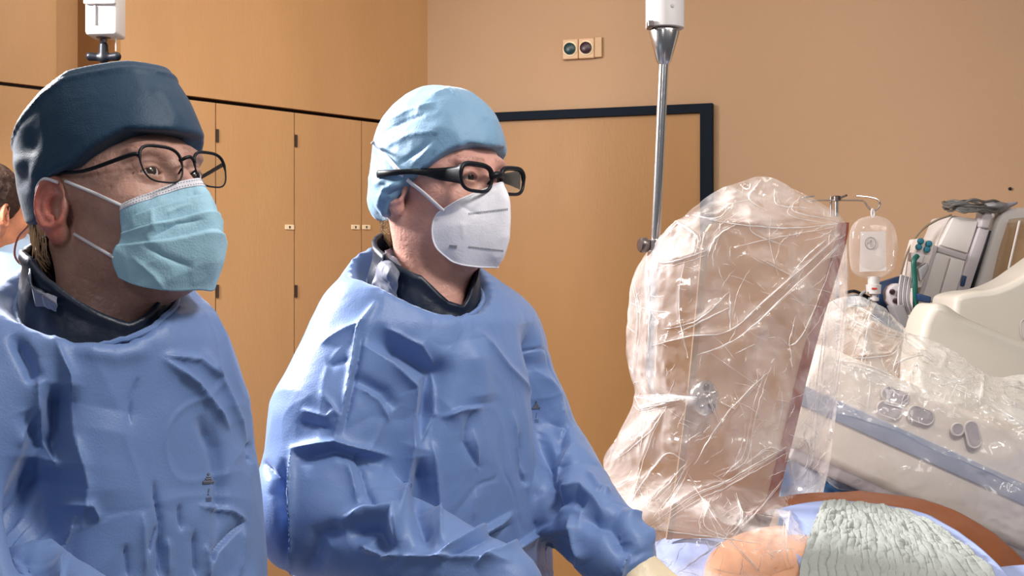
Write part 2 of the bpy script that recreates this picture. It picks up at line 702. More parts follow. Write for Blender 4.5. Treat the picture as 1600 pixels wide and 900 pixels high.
M['orange'] = mat('orange_incise_film', (0.66, 0.35, 0.21), 0.3, bump=[('ridge', 14, 0.006, 2)])
M['gauze'] = mat('grey_green_gauze', (0.33, 0.35, 0.325), 0.9, bump=[('noise', 500, 0.001, 2)])
M['teal'] = mat('teal_button', (0.015, 0.12, 0.17), 0.4)
M['green'] = mat('green_tube', (0.005, 0.085, 0.065), 0.4)
M['navyplastic'] = mat('navy_plastic', (0.01, 0.035, 0.10), 0.4)
M['darkgreen'] = mat('dark_green_button', (0.003, 0.03, 0.035), 0.35)
M['darkred'] = mat('dark_red_button', (0.03, 0.006, 0.014), 0.35)
M['red'] = mat('red_mark', (0.5, 0.05, 0.04), 0.5)
M['bagfilm'] = plastic('infusion_bag_film', None, 0.16, 0.8, bumps=((20, 0.006), (70, 0.001)), haze=(0.9, 0.82, 0.78))
M['label'] = mat('white_label', (0.63, 0.57, 0.54), 0.6)
M['cable'] = mat('grey_cable', (0.10, 0.095, 0.09), 0.5)
M['lock'] = mat('pale_lock_plate', (0.85, 0.68, 0.45), 0.5)


# ================================================================ the setting
def wallpt(a, b, t, z):
    return Vector((a[0] + (b[0] - a[0]) * t, a[1] + (b[1] - a[1]) * t, z))


def linexy(px, d):
    return ((px - 800) / FOC * d, d)


CORNER = linexy(668, 4.60)
_l1 = linexy(275, 3.85)
_r1 = linexy(1115, 4.29)
LD = Vector((_l1[0] - CORNER[0], _l1[1] - CORNER[1], 0)).normalized()     # along the cabinets, away from the corner
RD = Vector((_r1[0] - CORNER[0], _r1[1] - CORNER[1], 0)).normalized()     # along the back wall
C0 = Vector((CORNER[0], CORNER[1], 0))
LN = Vector((-LD.y, LD.x, 0))
if LN.y > 0: LN = -LN                                                     # into the room
RN = Vector((-RD.y, RD.x, 0))
if RN.y > 0: RN = -RN
UP = Vector((0, 0, 1))
H = 2.95


def hit(px, base, direc):
    """distance along a wall line where the image column px meets it"""
    k = (px - 800) / FOC
    # base.x + s*dx = k*(base.y + s*dy)
    return (k * base.y - base.x) / (direc.x - k * direc.y)


def zat(py, p):
    return CAMZ + (450 - py) / FOC * p.y


def slab(mb, base, D, N, s0, s1, z0, z1, t0, t1):
    """box on a wall: s along D, z up, t out along N"""
    V = []
    for s in (s0, s1):
        for t in (t0, t1):
            for z in (z0, z1):
                V.append(base + D * s + N * t + UP * z)
    mb.add(V, [(0, 1, 3, 2), (4, 6, 7, 5), (0, 4, 5, 1), (2, 3, 7, 6), (0, 2, 6, 4), (1, 5, 7, 3)])


def st(name, mb, m, **k):
    o = mb.build(name, m, smooth=False, **k)
    fixnorm(o)
    return tagit(o, kind='structure')


b_ = MB(); b_.box((0.2, 2.0, -0.03), (7, 7.5, 0.06)); st('floor', b_, M['floor'])
b_ = MB(); b_.box((0.2, 2.9, H + 0.03), (7, 5.7, 0.06)); st('ceiling', b_, M['ceiling'])
b_ = MB(); slab(b_, C0, RD, RN, -0.1, 2.9, 0, H, -0.12, 0); st('wall_back', b_, M['plaster'])
s188 = hit(188, C0, LD)
b_ = MB(); slab(b_, C0, LD, LN, -0.1, s188, 0, H, -0.6, -0.03); st('wall_left', b_, M['groove'])

# built-in cabinets on the left wall
gz = 2.118
s337, s460, s565 = hit(337, C0, LD), hit(460, C0, LD), hit(565, C0, LD)
edges = [0.0, s565, s460, s337, s188]
cab_labels = [
    ('narrow birch cupboard door in the corner beside the door wall', 0, 1),
    ('birch cupboard door with pale lock plate, behind the light blue cap', 1, 2),
    ('birch cupboard door with a black hinge between the two surgeons', 2, 3),
    ('birch cupboard door directly behind the navy cap and its glasses', 3, 4)]
for lab, i, j in cab_labels:
    e = empty('tall_cabinet', C0 + LD * (edges[i] + edges[j]) / 2, lab, 'cabinet', 'built-in tall cabinets')
    b_ = MB(); slab(b_, C0, LD, LN, max(edges[i] + 0.002, 0.03), edges[j] - 0.002, 0.08, gz - 0.007, -0.02, 0.0)
    dr = b_.build('door', M['cabinet'], e, smooth=False); fixnorm(dr)
    b_ = MB(); slab(b_, C0, LD, LN, max(edges[i] + 0.004, 0.03), edges[j] - 0.004, 0.0, 0.08, -0.028, -0.02)
    fixnorm(b_.build('plinth', M['groove'], e, smooth=False))
    if j in (2, 3):
        for y_ in ((212, 455) if j == 3 else (220, 455)):
            pp = C0 + LD * (edges[j] - 0.003)
            z = zat(y_, pp)
            b_ = MB(); slab(b_, C0, LD, LN, edges[j] - 0.010, edges[j] - 0.001, z - 0.02, z + 0.02, 0.0, 0.004)
            fixnorm(b_.build('hinge', M['darksteel'], dr, smooth=False))
    if j < 4:
        for off, pxs in ((0.0, {1: 572, 2: 555, 3: 452}[j]),):
            s = hit(pxs, C0, LD)
            z = zat(355, C0 + LD * s)
            b_ = MB(); slab(b_, C0, LD, LN, s - 0.018, s + 0.018, z - 0.008, z + 0.008, 0, 0.003)
            lp = b_.build('lock_plate', M['lock'], dr, smooth=False, bevel=0.003); fixnorm(lp)
            b_ = MB(); slab(b_, C0, LD, LN, s - 0.003, s + 0.003, z - 0.004, z + 0.004, 0.003, 0.0035)
            fixnorm(b_.build('keyhole', M['darksteel'], lp, smooth=False))
b_ = MB(); slab(b_, C0, LD, LN, 0.0, s188, gz + 0.006, H, -0.02, 0.0)
pn = b_.build('upper_cabinet_panel', M['cabinet'], smooth=False); fixnorm(pn)
tagit(pn, 'long plain birch fascia panel above the groove over the cupboards', 'panel')

# recess at the far left: a return face, then a second bank of cupboards set back
RB = C0 + LD * s188 - LN * 0.02
sb = 0.42
# where column 75 is seen on a line set back
RB2 = C0 + LD * s188 - LN * 0.22
s75 = hit(75, RB2, LD)
b_ = MB(); slab(b_, RB2, LD, LN, -0.02, s75, 0, H, -0.05, 0.0); st('wall_recess', b_, M['cabinet'])
RB3 = RB2 + LD * s75
b_ = MB(); slab(b_, RB3, LD, LN, 0, 1.3, gz + 0.008, H, -0.3, 0.05)
pn = b_.build('upper_cabinet_panel', M['cabinet'], smooth=False); fixnorm(pn)
tagit(pn, 'birch fascia panel at the far left edge, left of the recess', 'panel')
pr = C0 + LD * (s188 + 1.0)
b_ = MB(); slab(b_, RB3, LD, LN, 0, 1.3, 0.0, gz - 0.003, -0.3, 0.05)
pn = b_.build('tall_cabinet', M['cabinet'], smooth=False); fixnorm(pn)
tagit(pn, 'birch cupboard front at the far left edge behind the dark-haired person', 'cabinet')
b_ = MB(); slab(b_, RB3, LD, LN, 0, 1.3, gz - 0.003, gz + 0.008, -0.3, 0.035); st('trim_1', b_, M['groove'])
b_ = MB(); slab(b_, C0, LD, LN, s188 - 0.001, s188 + 0.016, 0, H, -0.24, 0.0); st('trim_2', b_, wood('edge_band', (0.42, 0.21, 0.08), (0.38, 0.19, 0.07)))

# door in the back wall
sd1 = hit(1115, C0, RD)
sd1i = hit(1096, C0, RD)
ztop = 2.156
fr = hit(700, C0, RD)
fw = sd1 - sd1i
b_ = MB()
slab(b_, C0, RD, RN, sd1i, sd1, 0, ztop, 0.0, 0.03)
slab(b_, C0, RD, RN, fr, fr + fw, 0, ztop, 0.0, 0.03)
slab(b_, C0, RD, RN, fr + fw, sd1i, ztop - fw * 0.72, ztop, 0.0, 0.03)
door = b_.build('door_1', M['frame'], smooth=False); fixnorm(door)
tagit(door, kind='structure')
b_ = MB(); slab(b_, C0, RD, RN, fr + fw, sd1i, 0.01, ztop - fw * 0.72, 0.0, 0.014)
fixnorm(b_.build('door_leaf', M['door'], door, smooth=False))

# twin push buttons high on the wall
q = C0 + RD * hit(911, C0, RD)
e = empty('push_button_station', q + UP * zat(78, q), 'small beige wall plate with a dark green and a dark red push button', 'button')
for nm, px, mm in (('button', 893, 'darkgreen'), ('button', 918, 'darkred')):
    s = hit(px, C0, RD)
    z = zat(77, q)
    b_ = MB(); slab(b_, C0, RD, RN, s - 0.028, s + 0.028, z - 0.035, z + 0.035, 0, 0.018)
    fixnorm(b_.build('plate', mat('ivory_switch_plate', (0.58, 0.36, 0.20), 0.45), e, smooth=False, bevel=0.004))
    a = C0 + RD * s + UP * z + RN * 0.017
    b_ = MB(); b_.lathe(a, a + RN, [(0, 0.0255), (0.004, 0.0255), (0.005, 0.0225)])
    b_.build('bezel', M['lock'], e)
    b_ = MB(); b_.lathe(a + RN * 0.004, a + RN, [(0, 0.0205), (0.010, 0.0200), (0.013, 0.015), (0.0135, 0.001)])
    b_.build(nm, M[mm], e)
s = hit(936, C0, RD)
b_ = MB(); slab(b_, C0, RD, RN, s - 0.013, s + 0.013, z - 0.033, z + 0.037, 0, 0.014)
fixnorm(b_.build('blank_plate', mat('ivory_blank_plate', (0.50, 0.31, 0.16), 0.45), e, smooth=False, bevel=0.003))
s = hit(1578, C0, RD)
q = C0 + RD * s + UP * zat(295, C0 + RD * s)
b_ = MB(); b_.lathe(q, q + RN, [(0, 0.005), (0.006, 0.005), (0.008, 0.003)])
tagit(b_.build('wall_stud', M['black']), 'tiny black stud on the beige wall above the grey cables', 'wall stud')

# ================================================================ people
def frame(theta, pitch, roll, anchor_local, anchor_world):
    R = Matrix.Rotation(math.radians(-(180 - theta)), 4, 'Z') @ Matrix.Rotation(math.radians(pitch), 4, 'X') @ Matrix.Rotation(math.radians(roll), 4, 'Y')
    t = Vector(anchor_world) - (R.to_3x3() @ Vector(anchor_local))
    return Matrix.Translation(t) @ R


def head_fn(X, Y, Z, face=1.0, eyes=True):
    A = np.abs(X)
    f = ell(X, Y, Z, (0, -0.010, 0.045), (0.076, 0.095, 0.080))
    f = smin(f, ell(X, Y, Z, (0, 0.040, 0.0), (0.062, 0.056, 0.075)), 0.03)
    f = smin(f, ell(X, Y, Z, (0, 0.035, -0.055), (0.052, 0.054, 0.045)), 0.03)
    f = smin(f, ell(X, Y, Z, (0, 0.072, -0.085), (0.026, 0.022, 0.022)), 0.03)      # chin
    f = smin(f, ell(A, Y, Z, (0.045, 0.000, -0.055), (0.018, 0.038, 0.030)), 0.03)   # jaw corner
    f = smin(f, ell(A, Y, Z, (0.047, 0.058, -0.012), (0.018, 0.022, 0.014)), 0.025)  # cheekbone
    f = smin(f, ell(A, Y, Z, (0.026, 0.083, 0.040), (0.026, 0.013, 0.009)), 0.016)   # brow
    f = smin(f, ell(X, Y, Z, (0, 0.070, -0.050), (0.026, 0.026, 0.026)), 0.02)       # mouth
    f = smax(f, -ell(A, Y, Z, (0.033, 0.105, 0.018), (0.019, 0.022, 0.015)), 0.014)  # socket
    f = smin(f, cap_(X, Y, Z, (0, 0.086, 0.030), (0, 0.114, -0.018), 0.0075, 0.0115), 0.012)
    f = smin(f, ell(A, Y, Z, (0.013, 0.098, -0.022), (0.008, 0.010, 0.008)), 0.008)
    if eyes:
        lid = np.sqrt((A - 0.032) ** 2 + (Y - 0.0795) ** 2 + (Z - 0.018) ** 2) - 0.0145
        f = smin(f, lid, 0.006)
        # upper lid crease and lid opening
        hgt = 0.0037 * np.clip(1 - ((A - 0.032) / 0.0145) ** 2, 0, 1)
        slit = np.maximum(np.abs(Z - 0.0172) - hgt, np.sqrt((A - 0.032) ** 2 + (Y - 0.0795) ** 2 + (Z - 0.018) ** 2) - 0.0205)
        slit = np.maximum(slit, 0.075 - Y)
        f = smax(f, -slit, 0.0015)
    # ears
    ca, sa = math.cos(0.45), math.sin(0.45)
    ex, ey = A - 0.080, Y + 0.012
    u = ca * ex + sa * ey       # out of the ear plate
    v = -sa * ex + ca * ey      # along the plate, forward
    w = Z - 0.002
    v2 = v - 0.12 * w
    plate = ell(u, v2, w, (0.000, -0.002, 0.004), (0.0075, 0.0185, 0.0305))
    lobe = ell(u, v2, w, (-0.001, 0.004, -0.027), (0.0055, 0.010, 0.011))
    ear = smin(plate, lobe, 0.008)
    rad = np.sqrt((v2 / 0.017) ** 2 + ((w - 0.005) / 0.0285) ** 2)
    helix = np.sqrt(((rad - 0.92) * 0.019) ** 2 + (u - 0.0055) ** 2) - 0.0036
    helix = np.where(w < -0.018, helix + (-(w + 0.018)) * 0.6, helix)
    helix = np.where(v2 > 0.010, helix + (v2 - 0.010) * 0.5, helix)
    anti = np.sqrt(((rad - 0.52) * 0.019) ** 2 + (u - 0.004) ** 2) - 0.0028
    anti = np.where(v2 > 0.001, anti + (v2 - 0.001) * 1.2, anti)
    ear = smax(ear, -ell(u, v2, w, (0.007, 0.004, -0.001), (0.0105, 0.0095, 0.0135)), 0.003)
    ear = smax(ear, -(np.sqrt(((rad - 0.73) * 0.019) ** 2 + (u - 0.0075) ** 2) - 0.0028), 0.003)
    ear = smin(smin(ear, helix, 0.003), anti, 0.003)
    ear = smin(ear, ell(u, v2, w, (0.003, 0.0125, -0.001), (0.004, 0.004, 0.007)), 0.004)  # tragus
    f = smin(f, ear, 0.006)
    return f


def tint_attr(o, C):
    a = o.data.color_attributes.new('tint', 'FLOAT_COLOR', 'POINT')
    C4 = np.concatenate([C, np.ones((len(C), 1))], 1).astype(np.float32)
    a.data.foreach_set('color', C4.ravel())


def skin_tint(L, base, ruddy, stubble, seed, ear_red=0.6, stub=0.5):
    n = fbm(L * 60, seed, 3) * 0.10
    C = np.array(base)[None, :] * (1 + n[:, None])
    x, y, z = np.abs(L[:, 0]), L[:, 1], L[:, 2]
    earw = np.clip((x - 0.0765) / 0.006, 0, 1) * (y < 0.03) * (z > -0.045) * (z < 0.045) * ear_red
    C = C * (1 - earw[:, None]) + np.array(ruddy)[None, :] * earw[:, None]
    sw = np.clip((-0.025 - z) / 0.02, 0, 1) * np.clip((y + 0.02) / 0.03, 0, 1) * stub
    sw = sw * (0.75 + 0.5 * vnoise(L * 700, 5))
    C = C * (1 - sw[:, None]) + np.array(stubble)[None, :] * sw[:, None]
    br = np.exp(-((z - 0.044) / 0.004) ** 2) * (x > 0.012) * (x < 0.050) * (y > 0.06) * 0.6 * (0.7 + 0.6 * vnoise(L * 500, 9))
    C = C * (1 - np.clip(br, 0, 1)[:, None]) + np.array((0.13, 0.08, 0.06))[None, :] * np.clip(br, 0, 1)[:, None]
    return np.clip(C, 0.003, 0.95)


def toL(M4):
    """world -> local function for arrays"""
    I = M4.inverted()
    R = np.array(I.to_3x3(), dtype=np.float32)
    t = np.array(I.translation, dtype=np.float32)
    def g(X, Y, Z):
        return (R[0, 0] * X + R[0, 1] * Y + R[0, 2] * Z + t[0],
                R[1, 0] * X + R[1, 1] * Y + R[1, 2] * Z + t[1],
                R[2, 0] * X + R[2, 1] * Y + R[2, 2] * Z + t[2])
    return g


def hand_fn(X, Y, Z, wrist, aim, palm_n, size=1.0, curl=0.5, side=1):
    """palm and five bent fingers; aim: unit vector of the fingers, palm_n: out of the palm"""
    w = Vector(wrist); a = Vector(aim).normalized()
    n = Vector(palm_n); n = (n - a * n.dot(a)).normalized()
    s = a.cross(n) * side
    k = size
    f = cap_(X, Y, Z, w - a * 0.035, w + a * 0.01, 0.025 * k, 0.024 * k)
    for off in (-0.028, -0.010, 0.008, 0.024):
        f = smin(f, cap_(X, Y, Z, w + a * 0.015 + s * off * 0.6, w + a * 0.088 * k + s * off, 0.014, 0.0115), 0.016)
    for i, (off, L, r) in enumerate(((-0.033, 0.070, 0.0088), (-0.011, 0.080, 0.0092), (0.011, 0.075, 0.0090), (0.031, 0.058, 0.0080))):
        p = w + a * 0.092 * k + s * off
        d = a.copy()
        rr = r
        for j, fr_ in enumerate((0.45, 0.30, 0.25)):
            ang = curl * (0.55, 0.8, 0.6)[j]
            d = (d * math.cos(ang) + n * math.sin(ang)).normalized()
            q2 = p + d * L * fr_ * k
            f = smin(f, cap_(X, Y, Z, p, q2, rr, rr * 0.93), 0.005)
            p = q2
            rr *= 0.93
            # turn the normal with the finger
        del d
    t0 = w + a * 0.022 - s * 0.026
    t1 = t0 + (a * 0.55 - s * 0.75 + n * 0.3).normalized() * 0.042
    t2 = t1 + (a * 0.85 - s * 0.25 + n * 0.35).normalized() * 0.033
    t3 = t2 + (a * 0.95 + n * 0.3).normalized() * 0.024
    f = smin(f, cap_(X, Y, Z, t0, t1, 0.014, 0.0115), 0.012)
    f = smin(f, cap_(X, Y, Z, t1, t2, 0.0110, 0.0100), 0.004)
    f = smin(f, cap_(X, Y, Z, t2, t3, 0.0100, 0.0085), 0.004)
    return f


def stack_fn(X, Y, Z, rows, p=2.3):
    """rows: (z, cx, cy, half width, half depth) ; body of stacked super-ellipses, turned by yaw"""
    r = np.array(sorted(rows))
    z = Z[0, 0, :]
    g = [np.interp(z, r[:, 0], r[:, k]).astype(np.float32)[None, None, :] for k in range(1, 6)]
    cx, cy, a, b, yaw = g
    c, s = np.cos(yaw), np.sin(yaw)
    x = (X - cx) * c + (Y - cy) * s
    y = -(X - cx) * s + (Y - cy) * c
    k = (np.abs(x / a) ** p + np.abs(y / b) ** p) ** (1 / p)
    f = (k - 1) * np.minimum(a, b)
    return np.maximum(f, np.maximum(Z - r[-1, 0], r[0, 0] - Z))


def eyeball(M4, side, parent, look):
    c = M4 @ Vector((side * 0.032, 0.0795, 0.018))
    d = (M4.to_3x3() @ Vector(look)).normalized()
    prof = [(-0.0122 * math.cos(a), 0.0122 * math.sin(a)) for a in np.linspace(0.02, math.pi - 0.02, 24)]
    b_ = MB(); b_.tube_prof(c, d, prof, 24)
    e = b_.build('eyeball', M['eyewhite'], parent)
    fixnorm(e)
    ang = np.linspace(0, 0.50, 8)
    prof = [(0.01245 * math.cos(a), max(0.01245 * math.sin(a), 0.0001)) for a in ang[::-1]]
    b_ = MB(); b_.tube_prof(c, d, prof, 24)
    i = b_.build('iris', M['iris'], e)
    fixnorm(i)
    return e


def l2w(M4, pts):
    return [M4 @ Vector(p) for p in pts]


def rrect(cx, cz, w, h, ex=3.0, n=40, slope=0.0, topflat=0.0):
    out = []
    for k in range(n):
        a = 2 * math.pi * k / n
        c, s = math.cos(a), math.sin(a)
        x = w * abs(c) ** (2 / ex) * (1 if c >= 0 else -1)
        z = h * abs(s) ** (2 / ex) * (1 if s >= 0 else -1)
        if z < 0: x *= 1 + 0.12 * z / h
        out.append((cx + x, cz + z + slope * x))
    return out


def glasses(M4, parent, cz, y0, w, h, gap, rim, temple_r, style, ear_y=-0.015, ear_z=0.02, near=None):
    """eyeglasses: frame mesh with rims, bridge, temples; lenses as sub-parts"""
    mb = MB()
    lens = []
    for sd in (1, -1):
        cx = sd * (gap + w)
        ring = rrect(0, 0, w, h, 3.2 if style == 'wire' else 3.4)
        pts = []
        for x, z in ring:
            xx = cx + sd * 0 + x
            yy = y0 - 0.22 * (abs(xx) - gap) ** 1.0 * (0.9 if abs(xx) > gap else 0) * 0.55
            pts.append((xx, yy, cz + z + (0.04 * abs(xx))))
        if style == 'wire':
            # browline: thicker on top
            rr = [rim * (1.35 if z > 0.1 * h else 0.75) for x, z in ring]
        else:
            rr = [rim * (1.45 if z > 0.2 * h else 1.0) for x, z in ring]
        mb.tube(l2w(M4, pts), rr, 8, closed=True)
        V = l2w(M4, [(sum(p[0] for p in pts) / len(pts), sum(p[1] for p in pts) / len(pts) + 0.0015, sum(p[2] for p in pts) / len(pts))] + pts)
        lens.append((V, [(0, k + 1, (k + 1) % len(pts) + 1) for k in range(len(pts))]))
        # temple
        ox = sd * (gap + 2 * w + 0.001)
        hz = cz + h * 0.62
        yf = y0 - 0.03 * 1.0
        if style == 'wire':
            tp = [(ox - sd * 0.003, y0 - 0.008, hz - 0.002), (ox + sd * 0.003, y0 - 0.014, hz), (sd * 0.0775, 0.04, hz - 0.001), (sd * 0.0805, 0.0, ear_z + 0.012), (sd * 0.081, ear_y - 0.006, ear_z + 0.004), (sd * 0.079, ear_y - 0.024, ear_z - 0.014)]
            rt = [temple_r * 1.3, temple_r * 1.5, temple_r * 1.25, temple_r * 1.1, temple_r, temple_r]
            mb.tube([Vector(v) for v in crom([tuple(v) for v in l2w(M4, tp)], 30)], list(np.interp(np.linspace(0, 5, 30), range(6), rt)), 8)
        else:
            # broad wrap-around temple: flat band
            tp = [(ox - sd * 0.006, y0 - 0.010, hz - 0.006), (ox + sd * 0.004, y0 - 0.024, hz - 0.004), (sd * 0.086, 0.045, hz + 0.001), (sd * 0.099, 0.0, hz + 0.002), (sd * 0.098, -0.05, hz + 0.001), (sd * 0.085, -0.100, hz - 0.001)]
            hh = [0.015, 0.0135, 0.0065, 0.0035, 0.0035, 0.0065]
            wp = l2w(M4, tp)
            if near and sd == 1: wp = wp[:1] + near[0]; hh = [hh[0]] + near[1]
            c = crom([tuple(v) for v in wp], 30)
            hs = np.interp(np.linspace(0, len(hh) - 1, 30), range(len(hh)), hh)
            upv = (M4.to_3x3() @ Vector((0, 0, 1)))
            outv = (M4.to_3x3() @ Vector((sd, 0, 0)))
            V = []
            F = []
            nn = 10
            for i in range(30):
                for k in range(nn):
                    a = 2 * math.pi * k / nn
                    V.append(Vector(c[i]) + upv * hs[i] * math.sin(a) + outv * 0.0026 * math.cos(a))
            for i in range(29):
                for k in range(nn):
                    F.append((i * nn + k, i * nn + (k + 1) % nn, (i + 1) * nn + (k + 1) % nn, (i + 1) * nn + k))
            F.append(tuple(range(nn))); F.append(tuple(29 * nn + k for k in range(nn)))
            mb.add(V, F)
    bz = cz + h * (0.45 if style == 'wire' else 0.35)
    br = [(-gap - 0.002, y0 - 0.001, bz - 0.002), (-gap * 0.5, y0 + 0.003, bz + 0.001), (0, y0 + 0.004, bz + 0.002), (gap * 0.5, y0 + 0.003, bz + 0.001), (gap + 0.002, y0 - 0.001, bz - 0.002)]
    mb.tube(l2w(M4, br), rim * (1.5 if style == 'wire' else 2.0), 8)
    for sd in (1, -1):   # nose pads
        mb.tube(l2w(M4, [(sd * (gap + 0.001), y0 - 0.001, cz - h * 0.1), (sd * gap * 0.85, y0 - 0.008, cz - h * 0.25), (sd * gap * 0.8, y0 - 0.009, cz - h * 0.5)]), rim * 0.9, 6)
    fr_ = mb.build('eyeglasses', M['black'], parent, auto=False)
    fixnorm(fr_)
    for V, F in lens:
        l = raw('lens', V, F, M['lens'], fr_)
    return fr_


def neck_collar(m, parent, C, R, plane, heights, seed, thick=0.006, n=96, rows=16, amp=0.003):
    """soft standing collar round the neck: heights given by world angle in degrees"""
    hk = sorted(heights)
    ka = np.array([h[0] for h in hk] + [hk[0][0] + 360.0]); kh = np.array([h[1] for h in hk] + [hk[0][1]])
    V = []
    for j in range(rows + 1):
        t = j / rows
        for k in range(n):
            a = 360.0 * k / n
            hgt = np.interp(a if a >= ka[0] else a + 360, ka, kh)
            c, s_ = math.cos(math.radians(a)), math.sin(math.radians(a))
            r = (R - 0.002) * (1 - t) + (R - 0.008) * t + 0.006 * math.sin(math.pi * t) + (0.004 * (t > 0.9))
            x, y = C.x + c * r, C.y + s_ * r
            zp = plane(C.x + c * R, C.y + s_ * R)
            V.append((x, y, zp - 0.07 * (1 - t) + (hgt) * t))
    V = np.array(V)
    out = V - np.array([C.x, C.y, 0]); out[:, 2] = 0; out /= np.linalg.norm(out, axis=1, keepdims=True)
    V = V + out * (ridged(V * np.array([14, 14, 8.0]), seed, 3) * amp + fbm(V * 40, seed, 2) * amp * 0.4)[:, None]
    V[:, 2] += fbm(V * 18, seed + 3, 2) * 0.003
    F = []
    for j in range(rows):
        for k in range(n):
            l = (k + 1) % n
            F.append((j * n + k, j * n + l, (j + 1) * n + l, (j + 1) * n + k))
    o = raw('collar', V, F, m, parent)
    md = o.modifiers.new('t', 'SOLIDIFY'); md.thickness = thick; md.offset = -1
    return o


def neck_hole(f, X, Y, Z, C, R, plane):
    r = np.sqrt((X - C.x) ** 2 + (Y - C.y) ** 2)
    pl = Z - plane(X, Y) - 1.2 * np.maximum(r - R - 0.006, 0)
    f = np.where(r < R + 0.10, smax(f, pl, 0.012), f)
    hole = np.maximum(r - R, 1.36 - Z)
    return smax(f, -hole, 0.005)


def hole_ring(fn, C, R, plane, n=96):
    out = []
    zz = np.linspace(1.40, 1.64, 121).astype(np.float32)
    for k in range(n):
        a = 2 * math.pi * k / n
        x, y = C.x + math.cos(a) * (R + 0.004), C.y + math.sin(a) * (R + 0.004)
        f = fn(np.full((1, 1, 121), x, dtype=np.float32), np.full((1, 1, 121), y, dtype=np.float32), zz[None, None, :])[0, 0]
        w = np.nonzero(f < 0)[0]
        out.append((x, y, zz[w[-1]] if len(w) else plane(x, y)))
    return [Vector(p) for p in out]


def bvh_of(objs):
    out = []
    bpy.context.view_layer.update()
    dg = bpy.context.evaluated_depsgraph_get()
    for o in objs:
        ev = o.evaluated_get(dg)
        me = ev.to_mesh()
        V = [o.matrix_world @ v.co for v in me.vertices]
        F = [tuple(p.vertices) for p in me.polygons]
        out.append(BVHTree.FromPolygons(V, F))
        ev.to_mesh_clear()
    return out


def onsurf(trees, px, py, off=0.002, fallback=1.8):
    o = Vector((0, 0, CAMZ))
    d = (P(px, py, 1.0) - o).normalized()
    best = None
    for t in trees:
        h = t.ray_cast(o, d)
        if h[0] is not None and (best is None or h[3] < best[3]):
            best = h
    if best is None:
        return P(px, py, fallback), -d
    return best[0] - d * off, best[1]


def curve_band(name, pts, wid, m, parent, upv, outv, thick=0.0012):
    pts = [Vector(p) for p in pts]
    V = []
    n = len(pts)
    for i, p in enumerate(pts):
        t = (pts[min(i + 1, n - 1)] - pts[max(i - 1, 0)]).normalized()
        o_ = (outv[i] if isinstance(outv, list) else outv)
        s = t.cross(o_).normalized()
        o2 = s.cross(t).normalized()
        for a, b2 in ((-1, 0), (-0.8, 1), (0.8, 1), (1, 0), (0.8, -1), (-0.8, -1)):
            V.append(p + s * wid / 2 * a + o2 * thick / 2 * b2)
    F = []
    for i in range(n - 1):
        for k in range(6):
            l = (k + 1) % 6
            F.append((i * 6 + k, i * 6 + l, (i + 1) * 6 + l, (i + 1) * 6 + k))
    F.append(tuple(range(6))); F.append(tuple((n - 1) * 6 + k for k in range(6)))
    o = raw(name, V, F, m, parent)
    return fixnorm(o)


def cloth_detail(o, seed, strokes, amp=1.0, top=10, sub=2, facing=0.15, gain=1.45):
    if sub: subdiv(o, sub)
    V, N = mesh_arrays(o)
    # broad soft folds, then crumples of the stiff fabric
    d = (ridged(V * np.array([7, 7, 3.0]) + fbm(V * 4, seed + 5, 2)[:, None] * 0.5, seed, 2) - 0.1) * 0.006
    rr_ = ridged(V * np.array([15, 15, 8.0]) + fbm(V * 6, seed + 8, 2)[:, None] * 0.9, seed + 3, 1)
    msk = np.clip(fbm(V * 4, seed + 20, 2) * 1.2 + 0.5, 0, 1)
    d += np.maximum(rr_, 0) ** 4 * 0.0035 * msk
    wv = V * np.array([8, 8, 4.0]) + fbm(V * 5, seed + 31, 2)[:, None] * 0.7
    d += np.maximum(1 - np.abs(vnoise(wv, seed + 30)) * 5, 0) ** 1.5 * 0.0030 * np.clip(fbm(V * 3.1, seed + 40, 1) + 0.45, 0, 1)
    wv = V * np.array([13, 13, 10.0]) + fbm(V * 8, seed + 51, 2)[:, None] * 0.5
    d -= np.maximum(1 - np.abs(vnoise(wv, seed + 50)) * 6, 0) ** 1.5 * 0.0022 * msk
    V2 = V + N * (d * amp)[:, None]
    V2 = V2 + N * strokes_disp(V2, N, strokes, facing)[:, None] * gain
    set_verts(o, V2)


def neckline(fn, ctr, u, v, n=64, rmax=0.22):
    r = np.linspace(0.03, rmax, 240)
    out = []
    for k in range(n):
        a = 2 * math.pi * k / n
        d = u * math.cos(a) + v * math.sin(a)
        p = np.array(ctr)[None, :] + r[:, None] * np.array(d)[None, :]
        f = np.array([fn(np.full((1, 1, 1), q[0], dtype=np.float32), np.full((1, 1, 1), q[1], dtype=np.float32), np.full((1, 1, 1), q[2], dtype=np.float32))[0, 0, 0] for q in p[::4]])
        w = np.nonzero(f > 0)[0]
        i = w[0] * 4 if len(w) else len(r) - 1
        out.append(Vector(p[i]))
    return out


